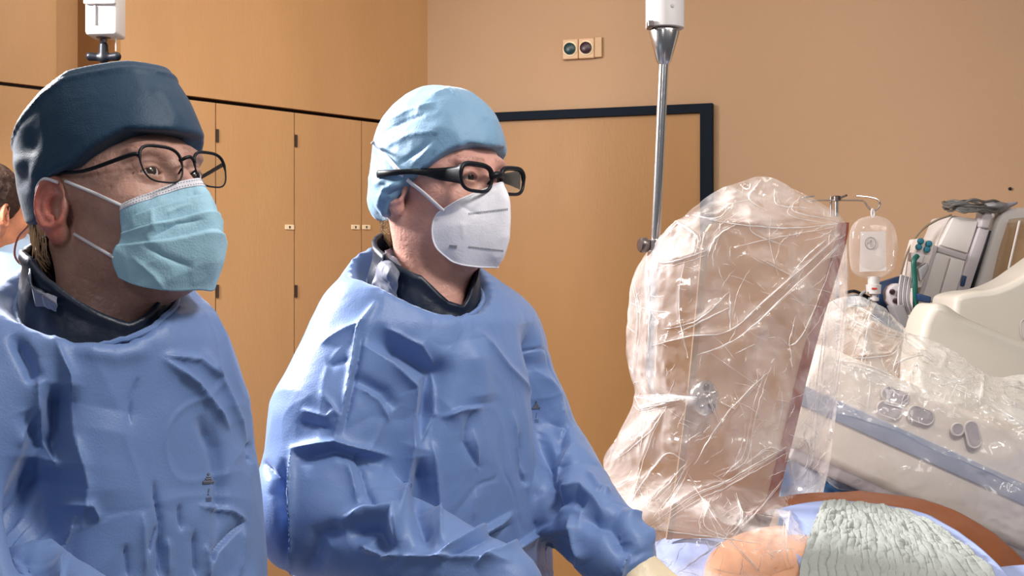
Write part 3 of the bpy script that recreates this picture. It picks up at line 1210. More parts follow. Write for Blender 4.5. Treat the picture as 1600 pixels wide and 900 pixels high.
def legs_body(nr_, M4, neck_top, neck_base, torso_rows, skin, base, ruddy, stubble, seed, label, hip, ear_red, stub, extra=None):
    g = toL(M4)
    I = M4.inverted()
    nb = Vector(neck_base)
    c = M4.translation
    def fh(X, Y, Z):
        f = head_fn(*g(X, Y, Z))
        nt_ = M4 @ Vector((0, -0.018, -0.045))
        f = smin(f, cap_(X, Y, Z, nt_, nb, 0.054, nr_), 0.03)
        a1 = M4 @ Vector((0.058, -0.030, -0.030))
        b1 = nb + (M4.to_3x3() @ Vector((0.015, 0.038, 0.0)))
        f = smin(f, cap_(X, Y, Z, a1, b1, 0.014, 0.012), 0.02)
        a2 = M4 @ Vector((0, 0.040, -0.085))
        b2_ = nb + (M4.to_3x3() @ Vector((0, 0.034, 0.02)))
        f = smin(f, cap_(X, Y, Z, a2, b2_, 0.02, 0.018), 0.03)
        return f
    lo = (c.x - 0.17, c.y - 0.17, min(nb.z - 0.05, c.z - 0.2))
    hi = (c.x + 0.17, c.y + 0.17, c.z + 0.17)
    o, L = implicit('body', fh, lo, hi, 0.0022)
    V, N = mesh_arrays(o)
    I3 = np.array(I.to_3x3()); It = np.array(I.translation)
    L = V @ I3.T + It
    # wrinkles round the eyes, forehead
    x, y, z = np.abs(L[:, 0]), L[:, 1], L[:, 2]
    wr = np.exp(-((z - 0.06) / 0.012) ** 2) * (y > 0.05) * np.sin(z * 900) * 0.0005
    wr += np.exp(-(((x - 0.055) / 0.010) ** 2 + ((z - 0.018) / 0.014) ** 2)) * (y > 0.03) * np.sin((z + (x - 0.05) * (z - 0.018) * 20) * 1400) * 0.0005
    V = V + N * wr[:, None]
    tc = skin_tint(L, base, ruddy, stubble, seed, ear_red, stub)
    # trunk and legs under the gown, coarse
    def fb(X, Y, Z):
        f = stack_fn(X, Y, Z, torso_rows, 2.2)
        for a, b2_, r1, r2 in hip:
            f = smin(f, cap_(X, Y, Z, a, b2_, r1, r2), 0.03)
        return f
    r = np.array(torso_rows)
    cx, cy = r[:, 1].mean(), r[:, 2].mean()
    o2, _ = implicit('trunk', fb, (cx - 0.48, cy - 0.48, -0.02), (cx + 0.48, cy + 0.45, r[:, 0].max() + 0.02), 0.012)
    V2, _n = mesh_arrays(o2)
    F1 = [tuple(p.vertices) for p in o.data.polygons]
    F2 = [tuple(i + len(V) for i in p.vertices) for p in o2.data.polygons]
    me1, me2 = o.data, o2.data
    bpy.data.objects.remove(o); bpy.data.objects.remove(o2)
    body = raw('body', np.concatenate([V, V2]), F1 + F2, skin)
    tint_attr(body, np.concatenate([tc, np.tile(np.array(base)[None, :], (len(V2), 1))]))
    return body


def reparent(o, parent):
    o.parent = parent
    t = Vector((0, 0, 0)); p = parent
    while p is not None:
        t = t + p.location; p = p.parent
    o.location = -t


def cap_obj(M4, shape, rim, m, parent, seed, strokes, name='surgical_cap', h=0.003, lump=0.003, lumpf=14):
    g = toL(M4)
    def fn(X, Y, Z):
        f = shape(X, Y, Z)
        zr = np.interp(Y, [r[0] for r in rim], [r[1] for r in rim]).astype(np.float32)
        return smax(f, zr - Z, 0.004)
    o, L = implicit(name, fn, (-0.13, -0.17, -0.08), (0.13, 0.15, 0.17), h, m, None, M4)
    V, N = mesh_arrays(o)
    I = M4.inverted()
    Lc = V @ np.array(I.to_3x3()).T + np.array(I.translation)
    V = V + N * (ridged(Lc * lumpf, seed, 2) * lump)[:, None]
    V = V + N * strokes_disp(V, N, strokes)[:, None]
    set_verts(o, V)
    reparent(o, parent)
    return o


def legs_of(cx, cy, yaw, sc=1.0):
    c, s = math.cos(yaw), math.sin(yaw)
    out = []
    for sd in (-1, 1):
        hx, hy = cx + c * 0.10 * sd, cy + s * 0.10 * sd
        F_ = Vector((s, -c, 0))
        out.append(((hx, hy, 0.90), (hx, hy, 0.50), 0.085, 0.06))
        out.append(((hx, hy, 0.50), (hx, hy, 0.09), 0.058, 0.042))
        out.append(((hx - F_.x * 0.03, hy - F_.y * 0.03, 0.035), (hx + F_.x * 0.15, hy + F_.y * 0.15, 0.03), 0.042, 0.035))
    return out


def mask_grid(half, nu=70, nv=110):
    rows = []
    for r in half:
        left = [(-x, y, z) for x, y, z in r[:-1]]
        rows.append(r + left[::-1])
    return patch(np.array(rows), nu, nv)


def clear_of_face(G, Gn):
    for _ in range(3):
        f = head_fn(G[..., 0].astype(np.float32), G[..., 1].astype(np.float32), G[..., 2].astype(np.float32), eyes=False)
        out = G * np.array([1.0, 0.6, 0.0]); out /= np.linalg.norm(out, axis=2, keepdims=True) + 1e-9
        G = G + out * np.clip(0.0022 - f, 0, 0.02)[..., None]
    return G


def to_world(M4, G):
    s = G.shape
    R = np.array(M4.to_3x3()); t = np.array(M4.translation)
    return (G.reshape(-1, 3) @ R.T + t).reshape(s)


# ---------------------------------------------------------------- surgeon on the left (navy cap)
YAW = math.radians(50)
MA = frame(60, 14, 0, (0, 0.106, 0.022), P(290, 258, 1.36))
cA = P(140, 450, 1.42)
F3 = Vector((math.sin(YAW), -math.cos(YAW), 0))
CA = P(153, 450, 1.385)
RA = 0.079
def planeA(x, y): return 1.530 - 0.064 * (x - CA.x) + 0.59 * (y - CA.y)
persA = empty('person', (cA.x, cA.y, 0), 'surgeon in navy cap, thin rectangular glasses and pale blue pleated mask, blue gown', 'person')


def rowsA(off=0.0, base=0.45):
    t = []
    for z, dx, dy, a, b2_ in ((1.590, 0.0, 0.04, 0.050, 0.045), (1.560, 0.0, 0.030, 0.085, 0.070), (1.535, 0.0, 0.020, 0.115, 0.085), (1.512, 0.0, 0.003, 0.136, 0.122), (1.488, 0, 0.0, 0.153, 0.130), (1.455, 0, 0, 0.167, 0.134),
                              (1.40, 0, 0, 0.186, 0.138), (1.30, 0, 0, 0.198, 0.148), (1.18, 0, 0, 0.206, 0.155), (0.95, 0, 0, 0.225, 0.17), (base, 0, 0, 0.27, 0.21)):
        t.append((z - off * 0.3, cA.x + dx, cA.y + dy, max(a - off, 0.03), max(b2_ - off, 0.03), YAW))
    return t


armA = [(P(238, 616, 1.53), P(276, 710, 1.53), 0.060, 0.066), (P(276, 710, 1.53), P(302, 830, 1.50), 0.066, 0.064), (P(302, 830, 1.50), P(350, 1040, 1.36), 0.064, 0.045),
        (P(-45, 585, 1.31), P(-70, 700, 1.28), 0.072, 0.076), (P(-70, 700, 1.28), P(-95, 850, 1.24), 0.076, 0.072), (P(-95, 850, 1.24), P(160, 1010, 1.14), 0.070, 0.048)]
nfA, nbA = P(198, 532, 1.24), P(48, 452, 1.47)
nvA = (nfA - nbA).normalized()
nuA = Vector((math.cos(YAW), math.sin(YAW), 0))
nnA = nuA.cross(nvA)
if nnA.z < 0: nnA = -nnA


def with_arms(X, Y, Z, f, arms):
    k = 0.010 + 0.040 * np.clip((Z - 1.36) / 0.09, 0, 1)
    for grp in (arms[:3], arms[3:]):
        g_ = None
        for a, b2_, r1, r2 in grp:
            c_ = cap_(X, Y, Z, a, b2_, r1, r2)
            g_ = c_ if g_ is None else smin(g_, c_, 0.03)
        f = smin(f, g_, k)
    return f


def gown_fn_A(X, Y, Z):
    f = with_arms(X, Y, Z, stack_fn(X, Y, Z, rowsA()), armA)
    return neck_hole(f, X, Y, Z, CA, RA, planeA)


strA = [
    ([(80, 518), (109, 589), (113, 678), (133, 758), (128, 830)], 16, 0.010, 'r'),
    ([(98, 600), (92, 660), (86, 730)], 20, -0.028, 'g'),
    ([(60, 620), (70, 690), (86, 722), (100, 690)], 10, 0.008, 'r'),
    ([(20, 520), (48, 572), (58, 600)], 11, -0.012, 'g'),
    ([(44, 640), (62, 690), (40, 770), (22, 900)], 16, -0.020, 'g'),
    ([(60, 560), (58, 640), (30, 700)], 14, 0.008, 'r'),
    ([(76, 720), (66, 800), (62, 980)], 42, -0.030, 'g'),
    ([(95, 790), (140, 790), (155, 815)], 9, 0.009, 'r'),
    ([(118, 806), (104, 850), (92, 910)], 8, 0.011, 'r'),
    ([(216, 590), (203, 625), (202, 665)], 5, -0.004, 'r'),
    ([(253, 560), (302, 598), (330, 635), (358, 672)], 9, 0.010, 'r'),
    ([(255, 555), (310, 562), (340, 590)], 8, 0.007, 'r'),
    ([(318, 545), (350, 610), (385, 690)], 8, 0.008, 'r'),
    ([(310, 650), (335, 700), (346, 760), (342, 850)], 9, -0.009, 'g'),
    ([(388, 690), (392, 725)], 5, -0.007, 'r'),
    ([(240, 752), (252, 812), (254, 900)], 6, -0.008, 'r'),
    ([(249, 838), (249, 905)], 5, -0.007, 'r'),
    ([(262, 840), (262, 900)], 7, 0.005, 'r'),
    ([(246, 822), (231, 866)], 4, -0.006, 'r'),
    ([(280, 788), (284, 830)], 5, -0.006, 'r'),
    ([(305, 830), (308, 905)], 7, -0.008, 'r'),
    ([(322, 850), (326, 905)], 7, 0.006, 'r'),
    ([(384, 812), (340, 860), (332, 880)], 7, -0.008, 'f'),
    ([(310, 790), (360, 798), (385, 815)], 6, 0.006, 'r'),
    ([(175, 640), (160, 720), (165, 800)], 40, 0.006, 'g'),
    ([(380, 820), (372, 905)], 6, 0.006, 'r'),
    ([(118, 540), (180, 556), (240, 545)], 14, 0.004, 'g'),
    ([(222, 800), (226, 900)], 9, 0.005, 'r'), ([(196, 850), (200, 905)], 7, -0.005, 'r'),
]
gownA, _ = implicit('gown', gown_fn_A, (cA.x - 0.50, cA.y - 0.42, 0.45), (cA.x + 0.42, cA.y + 0.36, 1.62), 0.0085, M['gown'])
cloth_detail(gownA, 11, strA, amp=0.55, gain=1.15)
reparent(gownA, persA)
lp = hole_ring(gown_fn_A, CA, RA, planeA)
b_ = MB(); b_.tube([p + Vector((0, 0, 0.001)) for p in lp], 0.0035, 8, closed=True)
b_.build('neck_binding', M['gown'], gownA)
bodyA = legs_body(0.052, MA, None, P(148, 545, 1.385), rowsA(0.065, 0.80), M['skinA'], (0.54, 0.30, 0.235), (0.60, 0.14, 0.10), (0.36, 0.21, 0.18), 3, '', legs_of(cA.x, cA.y, YAW), 0.75, 0.55)
reparent(bodyA, persA)
for s_ in (1, -1):
    eyeball(MA, s_, bodyA, (0.25, 1, 0.05))


def shapeA(X, Y, Z):
    k = ((np.abs(X) / 0.0885) ** 2.2 + (np.abs(Y - 0.001) / 0.1125) ** 2.2) ** (1 / 2.2)
    w = 1 - (0.10 + 0.09 * np.clip(Y / 0.06, 0, 1)) * (np.maximum(Z - 0.03, 0) / 0.10) ** 2 - 0.10 * np.maximum(0.05 - Z, 0) / 0.1 * (Y < 0)
    f = (k - w) * 0.09
    zs = 0.134 - 0.33 * np.maximum(0, 0.03 - Y) - 0.10 * np.maximum(0, Y - 0.075)
    dome = 0.015 * np.sqrt(np.clip(1 - k ** 2, 0, 1))
    top = Z - zs - dome
    f = f - np.exp(-((Z - zs + 0.001) / 0.0022) ** 2) * 0.0022
    return smax(f, top, 0.003)


rimA = [(-0.2, 0.05), (-0.14, 0.036), (-0.08, 0.006), (-0.05, -0.004), (-0.036, -0.002), (-0.022, 0.022), (0.0, 0.036), (0.03, 0.038), (0.06, 0.052), (0.085, 0.062), (0.12, 0.056)]
capA = cap_obj(MA, shapeA, rimA, M['navycap'], persA, 21, [
    ([(20, 265), (45, 250), (60, 290)], 14, 0.004, 'g'), ([(30, 300), (45, 250), (50, 200)], 12, -0.004, 'g'), ([(240, 130), (262, 160), (285, 200)], 12, 0.003, 'g')], lump=0.0015)

# pleated mask
halfA = [
    [(0.057, 0.064, -0.016), (0.042, 0.086, -0.008), (0.020, 0.105, 0.000), (0.0, 0.120, 0.003)],
    [(0.061, 0.061, -0.032), (0.048, 0.089, -0.028), (0.024, 0.112, -0.024), (0.0, 0.127, -0.022)],
    [(0.061, 0.057, -0.048), (0.050, 0.089, -0.048), (0.026, 0.113, -0.048), (0.0, 0.129, -0.047)],
    [(0.067, 0.046, -0.066), (0.053, 0.083, -0.074), (0.028, 0.105, -0.079), (0.0, 0.119, -0.080)],
    [(0.062, 0.044, -0.086), (0.053, 0.064, -0.100), (0.028, 0.083, -0.110), (0.0, 0.091, -0.111)]]
G = mask_grid(halfA, 90, 120)
Gn = gridnorm(G)
if Gn[45, 60, 1] < 0: Gn = -Gn
t = np.linspace(0, 1, 90)[:, None] * np.ones((1, 120))
w_ = np.linspace(0, 1, 120)[None, :] * np.ones((90, 1))
mid = np.sin(w_ * math.pi)
pl = np.zeros_like(t)
for c_, a_ in ((0.22, 0.0018), (0.42, 0.004), (0.60, 0.004)):
    dd = t - (c_ + 0.02 * np.sin(w_ * 9))
    pl += a_ * np.where(dd > 0, np.exp(-dd / 0.10), np.exp(-(dd / 0.008) ** 2)) * (0.5 + 0.5 * mid)
G = G + Gn * pl[..., None]
G = G + Gn * (ridged(G * 26, 31, 2) * 0.0018)[..., None]
G = clear_of_face(G, Gn)
GW = to_world(MA, G)
V_ = GW.reshape(-1, 3); N_ = to_world(Matrix.Identity(4), (Gn.reshape(-1, 3) @ np.array(MA.to_3x3()).T).reshape(G.shape)).reshape(-1, 3)
V_ = V_ + N_ * strokes_disp(V_, N_, [([(235, 372), (275, 350), (320, 342)], 7, -0.0035, 'r'), ([(222, 368), (262, 333), (300, 318)], 8, 0.003, 'r'),
                                      ([(222, 380), (255, 400), (300, 418)], 7, -0.004, 'r'), ([(205, 400), (240, 430), (256, 452)], 6, 0.0025, 'r'),
                                      ([(236, 325), (240, 362)], 6, 0.002, 'r')])[:, None]
maskA = gridobj('face_mask', V_.reshape(G.shape), M['maskblue'], persA, 0.0012)
GM = V_.reshape(G.shape)
b_ = MB()
e0 = 8
Vs = (GM[:e0 + 1] + (N_.reshape(G.shape)[:e0 + 1]) * 0.0012)
sp = gridobj('nose_strip', Vs, M['maskwhite'], maskA, 0.0006)
b_ = MB()
for rw in (2, 6):
    for k in range(4, 116, 2):
        p0 = Vector(Vs[rw, k]) + Vector(N_.reshape(G.shape)[rw, k]) * 0.0008
        p1 = Vector(Vs[rw, k + 1]) + Vector(N_.reshape(G.shape)[rw, k + 1]) * 0.0008
        b_.tube([p0, p0.lerp(p1, 0.55)], 0.0005, 4)
b_.build('stitching', M['bluegrey'], maskA)
bt = bvh_of([bodyA, maskA])
bk = bvh_of([bodyA])
def pix(p): return (800 + FOC * p[0] / p[1], 450 - FOC * (p[2] - CAMZ) / p[1])
def strap_pts(trees, p0, ends, off, n):
    a = pix(p0); out = [Vector(p0)]
    allp = [a] + list(ends)
    for i in range(len(allp) - 1):
        for k in range(1, n + 1):
            t_ = k / n
            q_ = (allp[i][0] * (1 - t_) + allp[i + 1][0] * t_, allp[i][1] * (1 - t_) + allp[i + 1][1] * t_)
            out.append(onsurf(trees, q_[0], q_[1], off)[0])
    return out
for nm, pts in (('ear_loop', strap_pts(bk, GM[2, 1], [(150, 303), (102, 283)], 0.0022, 3)), ('ear_loop', strap_pts(bk, GM[66, 1], [(116, 366)], 0.0022, 4))):
    b_ = MB(); b_.tube([Vector(p) for p in crom([tuple(p) for p in pts], 30)], 0.0018, 8); b_.build(nm, M['elastic'], maskA)
for nm, pts in (('ear_loop', [MA @ Vector((0.085, 0.006, 0.026)), MA @ Vector((0.088, -0.010, 0.034)), MA @ Vector((0.086, -0.026, 0.026)), MA @ Vector((0.079, -0.032, 0.008))]),
                ('ear_loop', [MA @ Vector((0.078, -0.006, -0.026)), MA @ Vector((0.080, -0.022, -0.016)), MA @ Vector((0.079, -0.032, 0.008))])):
    c_ = crom([tuple(p) for p in pts], 24)
    b_ = MB(); b_.tube([Vector(p) for p in c_], 0.0017, 8); b_.build(nm, M['elastic'], maskA)
for nm, pts in (('ear_loop', [GM[2, -2], MA @ Vector((-0.070, 0.045, -0.006)), MA @ Vector((-0.084, 0.005, 0.030))]), ('ear_loop', [GM[66, -2], MA @ Vector((-0.078, 0.010, -0.040)), MA @ Vector((-0.080, -0.020, -0.020))])):
    b_ = MB(); b_.tube([Vector(p) for p in crom([tuple(p) for p in pts], 12)], 0.0017, 8); b_.build(nm, M['elastic'], maskA)
glasses(MA, persA, 0.018, 0.110, 0.0265, 0.0195, 0.0095, 0.0013, 0.0016, 'wire', ear_z=0.025)
topA = [P(72, 383, 1.45), P(50, 398, 1.38), P(85, 425, 1.29), P(140, 466, 1.25), P(208, 503, 1.25), P(246, 482, 1.31), P(254, 458, 1.39), P(180, 400, 1.47)]
botA = [P(48, 462, 1.47), P(38, 470, 1.37), P(60, 505, 1.27), P(125, 545, 1.22), P(200, 560, 1.22), P(252, 530, 1.30), P(258, 500, 1.42), P(170, 470, 1.50)]
colA = neck_collar(M['collar'], persA, CA, RA, planeA, [(0, 0.030), (90, 0.035), (135, 0.040), (180, 0.052), (225, 0.074), (255, 0.060), (285, 0.036), (312, 0.014), (335, 0.014)], 5, amp=0.004)
def rumple(col, parent, rows, seed):
    tr = bvh_of([col])
    g = [[tuple(onsurf(tr, x, y, 0.009, 1.32 if parent is persA else 1.84)[0]) for x, y in r] for r in rows]
    G = patch(np.array(g), 50, 40)
    n = gridnorm(G); n = -n if n[25, 20, 1] > 0 else n
    sc = 1.0
    G = G + n * (ridged(G * np.array([30, 30, 12]) + fbm(G * 12, seed, 2)[..., None] * 0.8, seed, 2) * 0.006 + fbm(G * 60, seed, 2) * 0.001)[..., None]
    return gridobj('neckline_cloth', G, M['rumple'], parent, 0.0015)


rumple(colA, persA, [[(56, 398), (68, 394), (80, 402)], [(50, 425), (68, 425), (86, 440)], [(48, 452), (68, 455), (88, 468)], [(54, 478), (72, 480), (90, 486)]], 3)
# grey hair at the nape, with a thin cap tie
rng = np.random.RandomState(4)
b_ = MB()
for k in range(150):
    a = rng.uniform(-0.035, 0.074)
    z0 = rng.uniform(-0.028, 0.012)
    y0 = -0.100 + 0.05 * (abs(a) / 0.075) ** 2
    ln = rng.uniform(0.02, 0.045)
    q_ = [(a, y0, z0), (a * 1.02 + rng.uniform(-.003, .003), y0 - rng.uniform(0, 0.006), z0 - ln * 0.5), (a * 1.0 + rng.uniform(-.008, .008), y0 + rng.uniform(-0.006, 0.008), z0 - ln)]
    b_.tube(l2w(MA, q_), [0.0009, 0.0007, 0.0002], 4)
for k in range(60):
    z0 = rng.uniform(-0.03, 0.02)
    y0 = rng.uniform(-0.075, -0.035)
    x0 = 0.078 * math.sqrt(max(0.05, 1 - ((y0 + 0.012) / 0.1) ** 2))
    ln = rng.uniform(0.015, 0.03)
    b_.tube(l2w(MA, [(x0, y0, z0), (x0 - 0.001, y0 - 0.004, z0 - ln * 0.6), (x0 - 0.006, y0 - 0.006, z0 - ln)]), [0.0009, 0.0007, 0.0002], 4)
b_.build('hair', M['hairgrey'], persA)
pts = [P(50, 325, 1.46), P(46, 350, 1.46), P(28, 372, 1.46), P(23, 398, 1.45), P(34, 413, 1.44), P(48, 404, 1.43)]
b_ = MB(); b_.tube([Vector(p) for p in crom([tuple(p) for p in pts], 26)], 0.0013, 6)
b_.build('cap_tie', M['leadedge'], capA)

# printed mark on the chest
tg = bvh_of([gownA])


def mark(trees, cx, cy, sc, parent, nm='printed_mark'):
    b_ = MB()
    def bar(x0, y0, x1, y1, w):
        n_ = 6
        ps = [onsurf(trees, cx + (x0 + (x1 - x0) * k / n_) * sc, cy + (y0 + (y1 - y0) * k / n_) * sc, 0.0010)[0] for k in range(n_ + 1)]
        b_.tube(ps, w * sc * 0.0007, 5)
    bar(-2, -16, 2, -16, 1.0); bar(0, -18, 0, -10, 1.0); bar(-3, -11, 3, -12, 1.4)
    for k, wd in enumerate((5, 7, 9, 9)):
        bar(-wd, -8 + k * 2.2, wd - 1, -9 + k * 2.2, 1.6 if k % 2 == 0 else 0.9)
    bar(1, 7, 0, 12, 1.2); bar(-1.2, 15, 0.6, 15, 1.0)
    for k in range(3):
        bar(-4, 21 + k * 2.5, 5, 20.5 + k * 2.5, 0.45)
    return b_.build(nm, M['ink'], parent, auto=False)


mark(tg, 326, 757, 1.0, gownA)
gpA = [(P(350, 1040, 1.36), Vector((0.7, -0.3, -0.5)), Vector((-0.3, 0.2, -1)), 1), (P(160, 1010, 1.14), Vector((0.8, -0.1, -0.35)), Vector((0, 0.3, -1)), -1)]
for w, a, n, sd in gpA:
    g_, _ = implicit('glove', lambda X, Y, Z: hand_fn(X, Y, Z, w + a * 0.03, a, n, 1.0, 0.45, sd), (w.x - 0.14, w.y - 0.16, w.z - 0.2), (w.x + 0.24, w.y + 0.16, w.z + 0.12), 0.004, M['glove'], persA)

# ---------------------------------------------------------------- surgeon in the middle (light blue cap)
MBm = frame(51, 0, 0, (0, 0.101, 0.022), P(769, 274, 1.84))
cB = P(670, 450, 1.90)
CB = P(664, 450, 1.88)
RB_ = 0.081
def planeB(x, y): return 1.536 - 0.138 * (x - CB.x) + 0.48 * (y - CB.y)
persB = empty('person', (cB.x, cB.y, 0), 'surgeon in light blue cap, thick black glasses and white moulded respirator mask', 'person')


def rowsB(off=0.0, base=0.45):
    t = []
    for z, dx, dy, a, b2_ in ((1.615, -0.04, 0.035, 0.055, 0.045), (1.590, -0.032, 0.03, 0.085, 0.072), (1.562, -0.02, 0.020, 0.118, 0.092), (1.532, -0.01, 0.01, 0.148, 0.107), (1.494, 0, 0, 0.176, 0.122), (1.438, 0, 0, 0.197, 0.134),
                              (1.355, 0, 0, 0.207, 0.143), (1.26, 0, 0, 0.207, 0.148), (1.17, 0, 0, 0.207, 0.15), (0.95, 0, 0, 0.215, 0.16), (base, 0, 0, 0.26, 0.20)):
        t.append((z - off * 0.3, cB.x + dx, cB.y + dy, max(a - off, 0.03), max(b2_ - off, 0.03), YAW))
    return t


armB = [(P(578, 506, 1.80), P(530, 650, 1.76), 0.067, 0.086), (P(530, 650, 1.76), P(500, 790, 1.72), 0.086, 0.087), (P(500, 800, 1.72), P(780, 925, 1.60), 0.078, 0.055),
        (P(768, 524, 2.0), P(808, 640, 2.0), 0.064, 0.069), (P(808, 640, 2.0), P(850, 745, 1.96), 0.069, 0.078), (P(850, 745, 1.96), P(968, 868, 1.80), 0.078, 0.053)]
nfB, nbB = P(702, 496, 1.74), P(584, 438, 1.99)
nvB = (nfB - nbB).normalized()
nnB = nuA.cross(nvB)
if nnB.z < 0: nnB = -nnB


def gown_fn_B(X, Y, Z):
    f = with_arms(X, Y, Z, stack_fn(X, Y, Z, rowsB()), armB)
    return neck_hole(f, X, Y, Z, CB, RB_, planeB)


strB = [
    ([(588, 470), (559, 516), (547, 582), (527, 680)], 6, 0.008, 'r'),
    ([(566, 520), (556, 590), (536, 680)], 7, -0.007, 'r'),
    ([(452, 702), (522, 690), (542, 697), (612, 713)], 9, 0.010, 'r'),
    ([(460, 716), (525, 704), (600, 726)], 10, -0.010, 'g'),
    ([(456, 700), (455, 800), (454, 905)], 7, 0.011, 'r'),
    ([(446, 715), (432, 770), (446, 810), (448, 900)], 9, -0.012, 'g'),
    ([(575, 523), (635, 550), (683, 582), (672, 640), (656, 700)], 20, -0.024, 'g'),
    ([(600, 510), (660, 540), (690, 575)], 9, 0.008, 'r'),
    ([(560, 535), (610, 565), (650, 605), (648, 690), (630, 780), (618, 855)], 16, 0.011, 'r'),
    ([(688, 575), (684, 646), (660, 690)], 9, 0.009, 'r'),
    ([(693, 652), (720, 640), (755, 636)], 8, 0.008, 'f'),
    ([(735, 640), (728, 690), (748, 730), (742, 800)], 8, -0.007, 'r'),
    ([(654, 714), (660, 790), (664, 862)], 14, -0.016, 'g'),
    ([(676, 690), (684, 770), (690, 850)], 7, 0.007, 'r'),
    ([(679, 871), (740, 838), (801, 802)], 10, 0.011, 'f'),
    ([(690, 880), (745, 850), (800, 818)], 8, -0.007, 'r'),
    ([(742, 885), (800, 858), (858, 820)], 10, 0.010, 'f'),
    ([(740, 670), (748, 735), (740, 812)], 6, 0.006, 'r'),
    ([(745, 512), (790, 570), (838, 620)], 9, 0.006, 'r'),
    ([(740, 530), (750, 600), (755, 630)], 18, 0.006, 'g'),
    ([(811, 675), (815, 740), (822, 760)], 7, -0.007, 'r'),
    ([(800, 640), (806, 700), (826, 770)], 6, 0.005, 'r'),
    ([(822, 505), (845, 577), (854, 665), (862, 763), (850, 835)], 12, -0.022, 'g'),
    ([(832, 520), (848, 580)], 5, -0.006, 'r'),
    ([(532, 815), (570, 800), (612, 800), (622, 850)], 9, 0.012, 'g'),
    ([(540, 835), (590, 828), (604, 870)], 15, -0.014, 'g'),
    ([(560, 850), (600, 868), (622, 866)], 7, 0.010, 'r'),
    ([(480, 905), (500, 840), (535, 822)], 14, -0.010, 'g'),
    ([(615, 868), (700, 872), (800, 880)], 9, 0.008, 'r'),
    ([(545, 585), (600, 615), (618, 640)], 10, -0.007, 'g'),
    ([(552, 600), (590, 625), (608, 660)], 7, 0.005, 'r'),
    ([(470, 640), (510, 652), (525, 640)], 8, 0.005, 'r'), ([(465, 660), (520, 670)], 8, -0.005, 'r'), ([(500, 610), (530, 650), (520, 690)], 6, 0.004, 'r'),
    ([(500, 540), (540, 515), (575, 500)], 9, 0.005, 'r'), ([(510, 570), (545, 560)], 8, -0.005, 'r'),
    ([(560, 700), (575, 770), (590, 800)], 8, -0.007, 'r'), ([(540, 715), (560, 790)], 9, 0.006, 'r'),
    ([(410, 720), (430, 745), (440, 790)], 8, -0.008, 'r'),
    # sleeve on the right
    ([(862, 620), (880, 690), (872, 745)], 12, -0.012, 'g'), ([(895, 690), (872, 722), (858, 765)], 9, 0.010, 'r'),
    ([(860, 765), (905, 762), (945, 800)], 9, 0.010, 'r'), ([(862, 785), (900, 778), (915, 790)], 8, -0.010, 'g'),
    ([(915, 735), (935, 765), (955, 770)], 8, 0.007, 'r'), ([(890, 805), (900, 850), (915, 880)], 10, 0.012, 'r'),
    ([(905, 810), (955, 815), (990, 880)], 16, -0.016, 'g'), ([(970, 800), (1005, 810), (1022, 850)], 9, 0.008, 'r'),
    ([(985, 862), (972, 885), (968, 905)], 7, 0.010, 'r'), ([(870, 830), (880, 890)], 22, -0.012, 'g'),
    ([(850, 570), (872, 620), (885, 660)], 8, 0.008, 'r'), ([(870, 650), (890, 665), (880, 700)], 6, -0.006, 'r'),
]
gownB, _ = implicit('gown', gown_fn_B, (cB.x - 0.42, cB.y - 0.42, 0.45), (cB.x + 0.45, cB.y + 0.36, 1.64), 0.009, M['gown'])
cloth_detail(gownB, 47, strB, amp=0.8, gain=1.4)
reparent(gownB, persB)
lp = hole_ring(gown_fn_B, CB, RB_, planeB)
b_ = MB(); b_.tube([p + Vector((0, 0, 0.001)) for p in lp], 0.0035, 8, closed=True)
b_.build('neck_binding', M['gown'], gownB)
bodyB = legs_body(0.053, MBm, None, P(667, 505, 1.885), rowsB(0.055, 0.80), M['skinB'], (0.68, 0.36, 0.29), (0.72, 0.33, 0.27), (0.60, 0.33, 0.27), 8, '', legs_of(cB.x, cB.y, YAW), 0.4, 0.35)
reparent(bodyB, persB)
for s_ in (1, -1):
    eyeball(MBm, s_, bodyB, (0.15, 1, -0.03))


def shapeB(X, Y, Z):
    x, y, z = np.abs(X) / 0.086, np.abs(Y + 0.004) / 0.109, np.abs(Z - 0.042) / 0.118
    f = ((x ** 2.15 + y ** 2.15 + z ** 2.15) ** (1 / 2.15) - 1) * 0.09
    f = smin(f, ell(np.abs(X), Y, Z, (0.080, -0.02, 0.002), (0.022, 0.035, 0.040)), 0.03)
    f = smin(f, ell(X, Y, Z, (0, -0.085, -0.01), (0.05, 0.035, 0.04)), 0.03)
    return f


rimB = [(-0.2, -0.02), (-0.10, -0.035), (-0.06, -0.046), (-0.03, -0.034), (-0.012, -0.012), (0.01, 0.012), (0.045, 0.034), (0.07, 0.054), (0.09, 0.066), (0.13, 0.058)]
capB = cap_obj(MBm, shapeB, rimB, M['bluecap'], persB, 33, [
    ([(590, 200), (640, 172), (680, 160)], 5, 0.004, 'r'), ([(585, 215), (630, 190), (665, 178)], 4, -0.004, 'r'),
    ([(592, 235), (640, 210), (690, 205)], 6, 0.003, 'r'), ([(610, 265), (660, 232), (690, 200)], 4, -0.0035, 'r'), ([(640, 262), (675, 228)], 4, 0.003, 'r'),
    ([(655, 270), (680, 235)], 4, -0.003, 'r'), ([(670, 150), (700, 140), (715, 150)], 4, 0.004, 'r'), ([(600, 180), (610, 160), (640, 150)], 5, -0.004, 'r'),
    ([(588, 325), (600, 295), (625, 285)], 5, 0.004, 'r'), ([(592, 335), (606, 305), (640, 290)], 4, -0.004, 'r'), ([(583, 290), (600, 282)], 5, 0.004, 'r'),
    ([(578, 232), (590, 262)], 5, -0.005, 'g'), ([(580, 273), (620, 280), (660, 272)], 5, -0.003, 'g')], lump=0.003, lumpf=18)

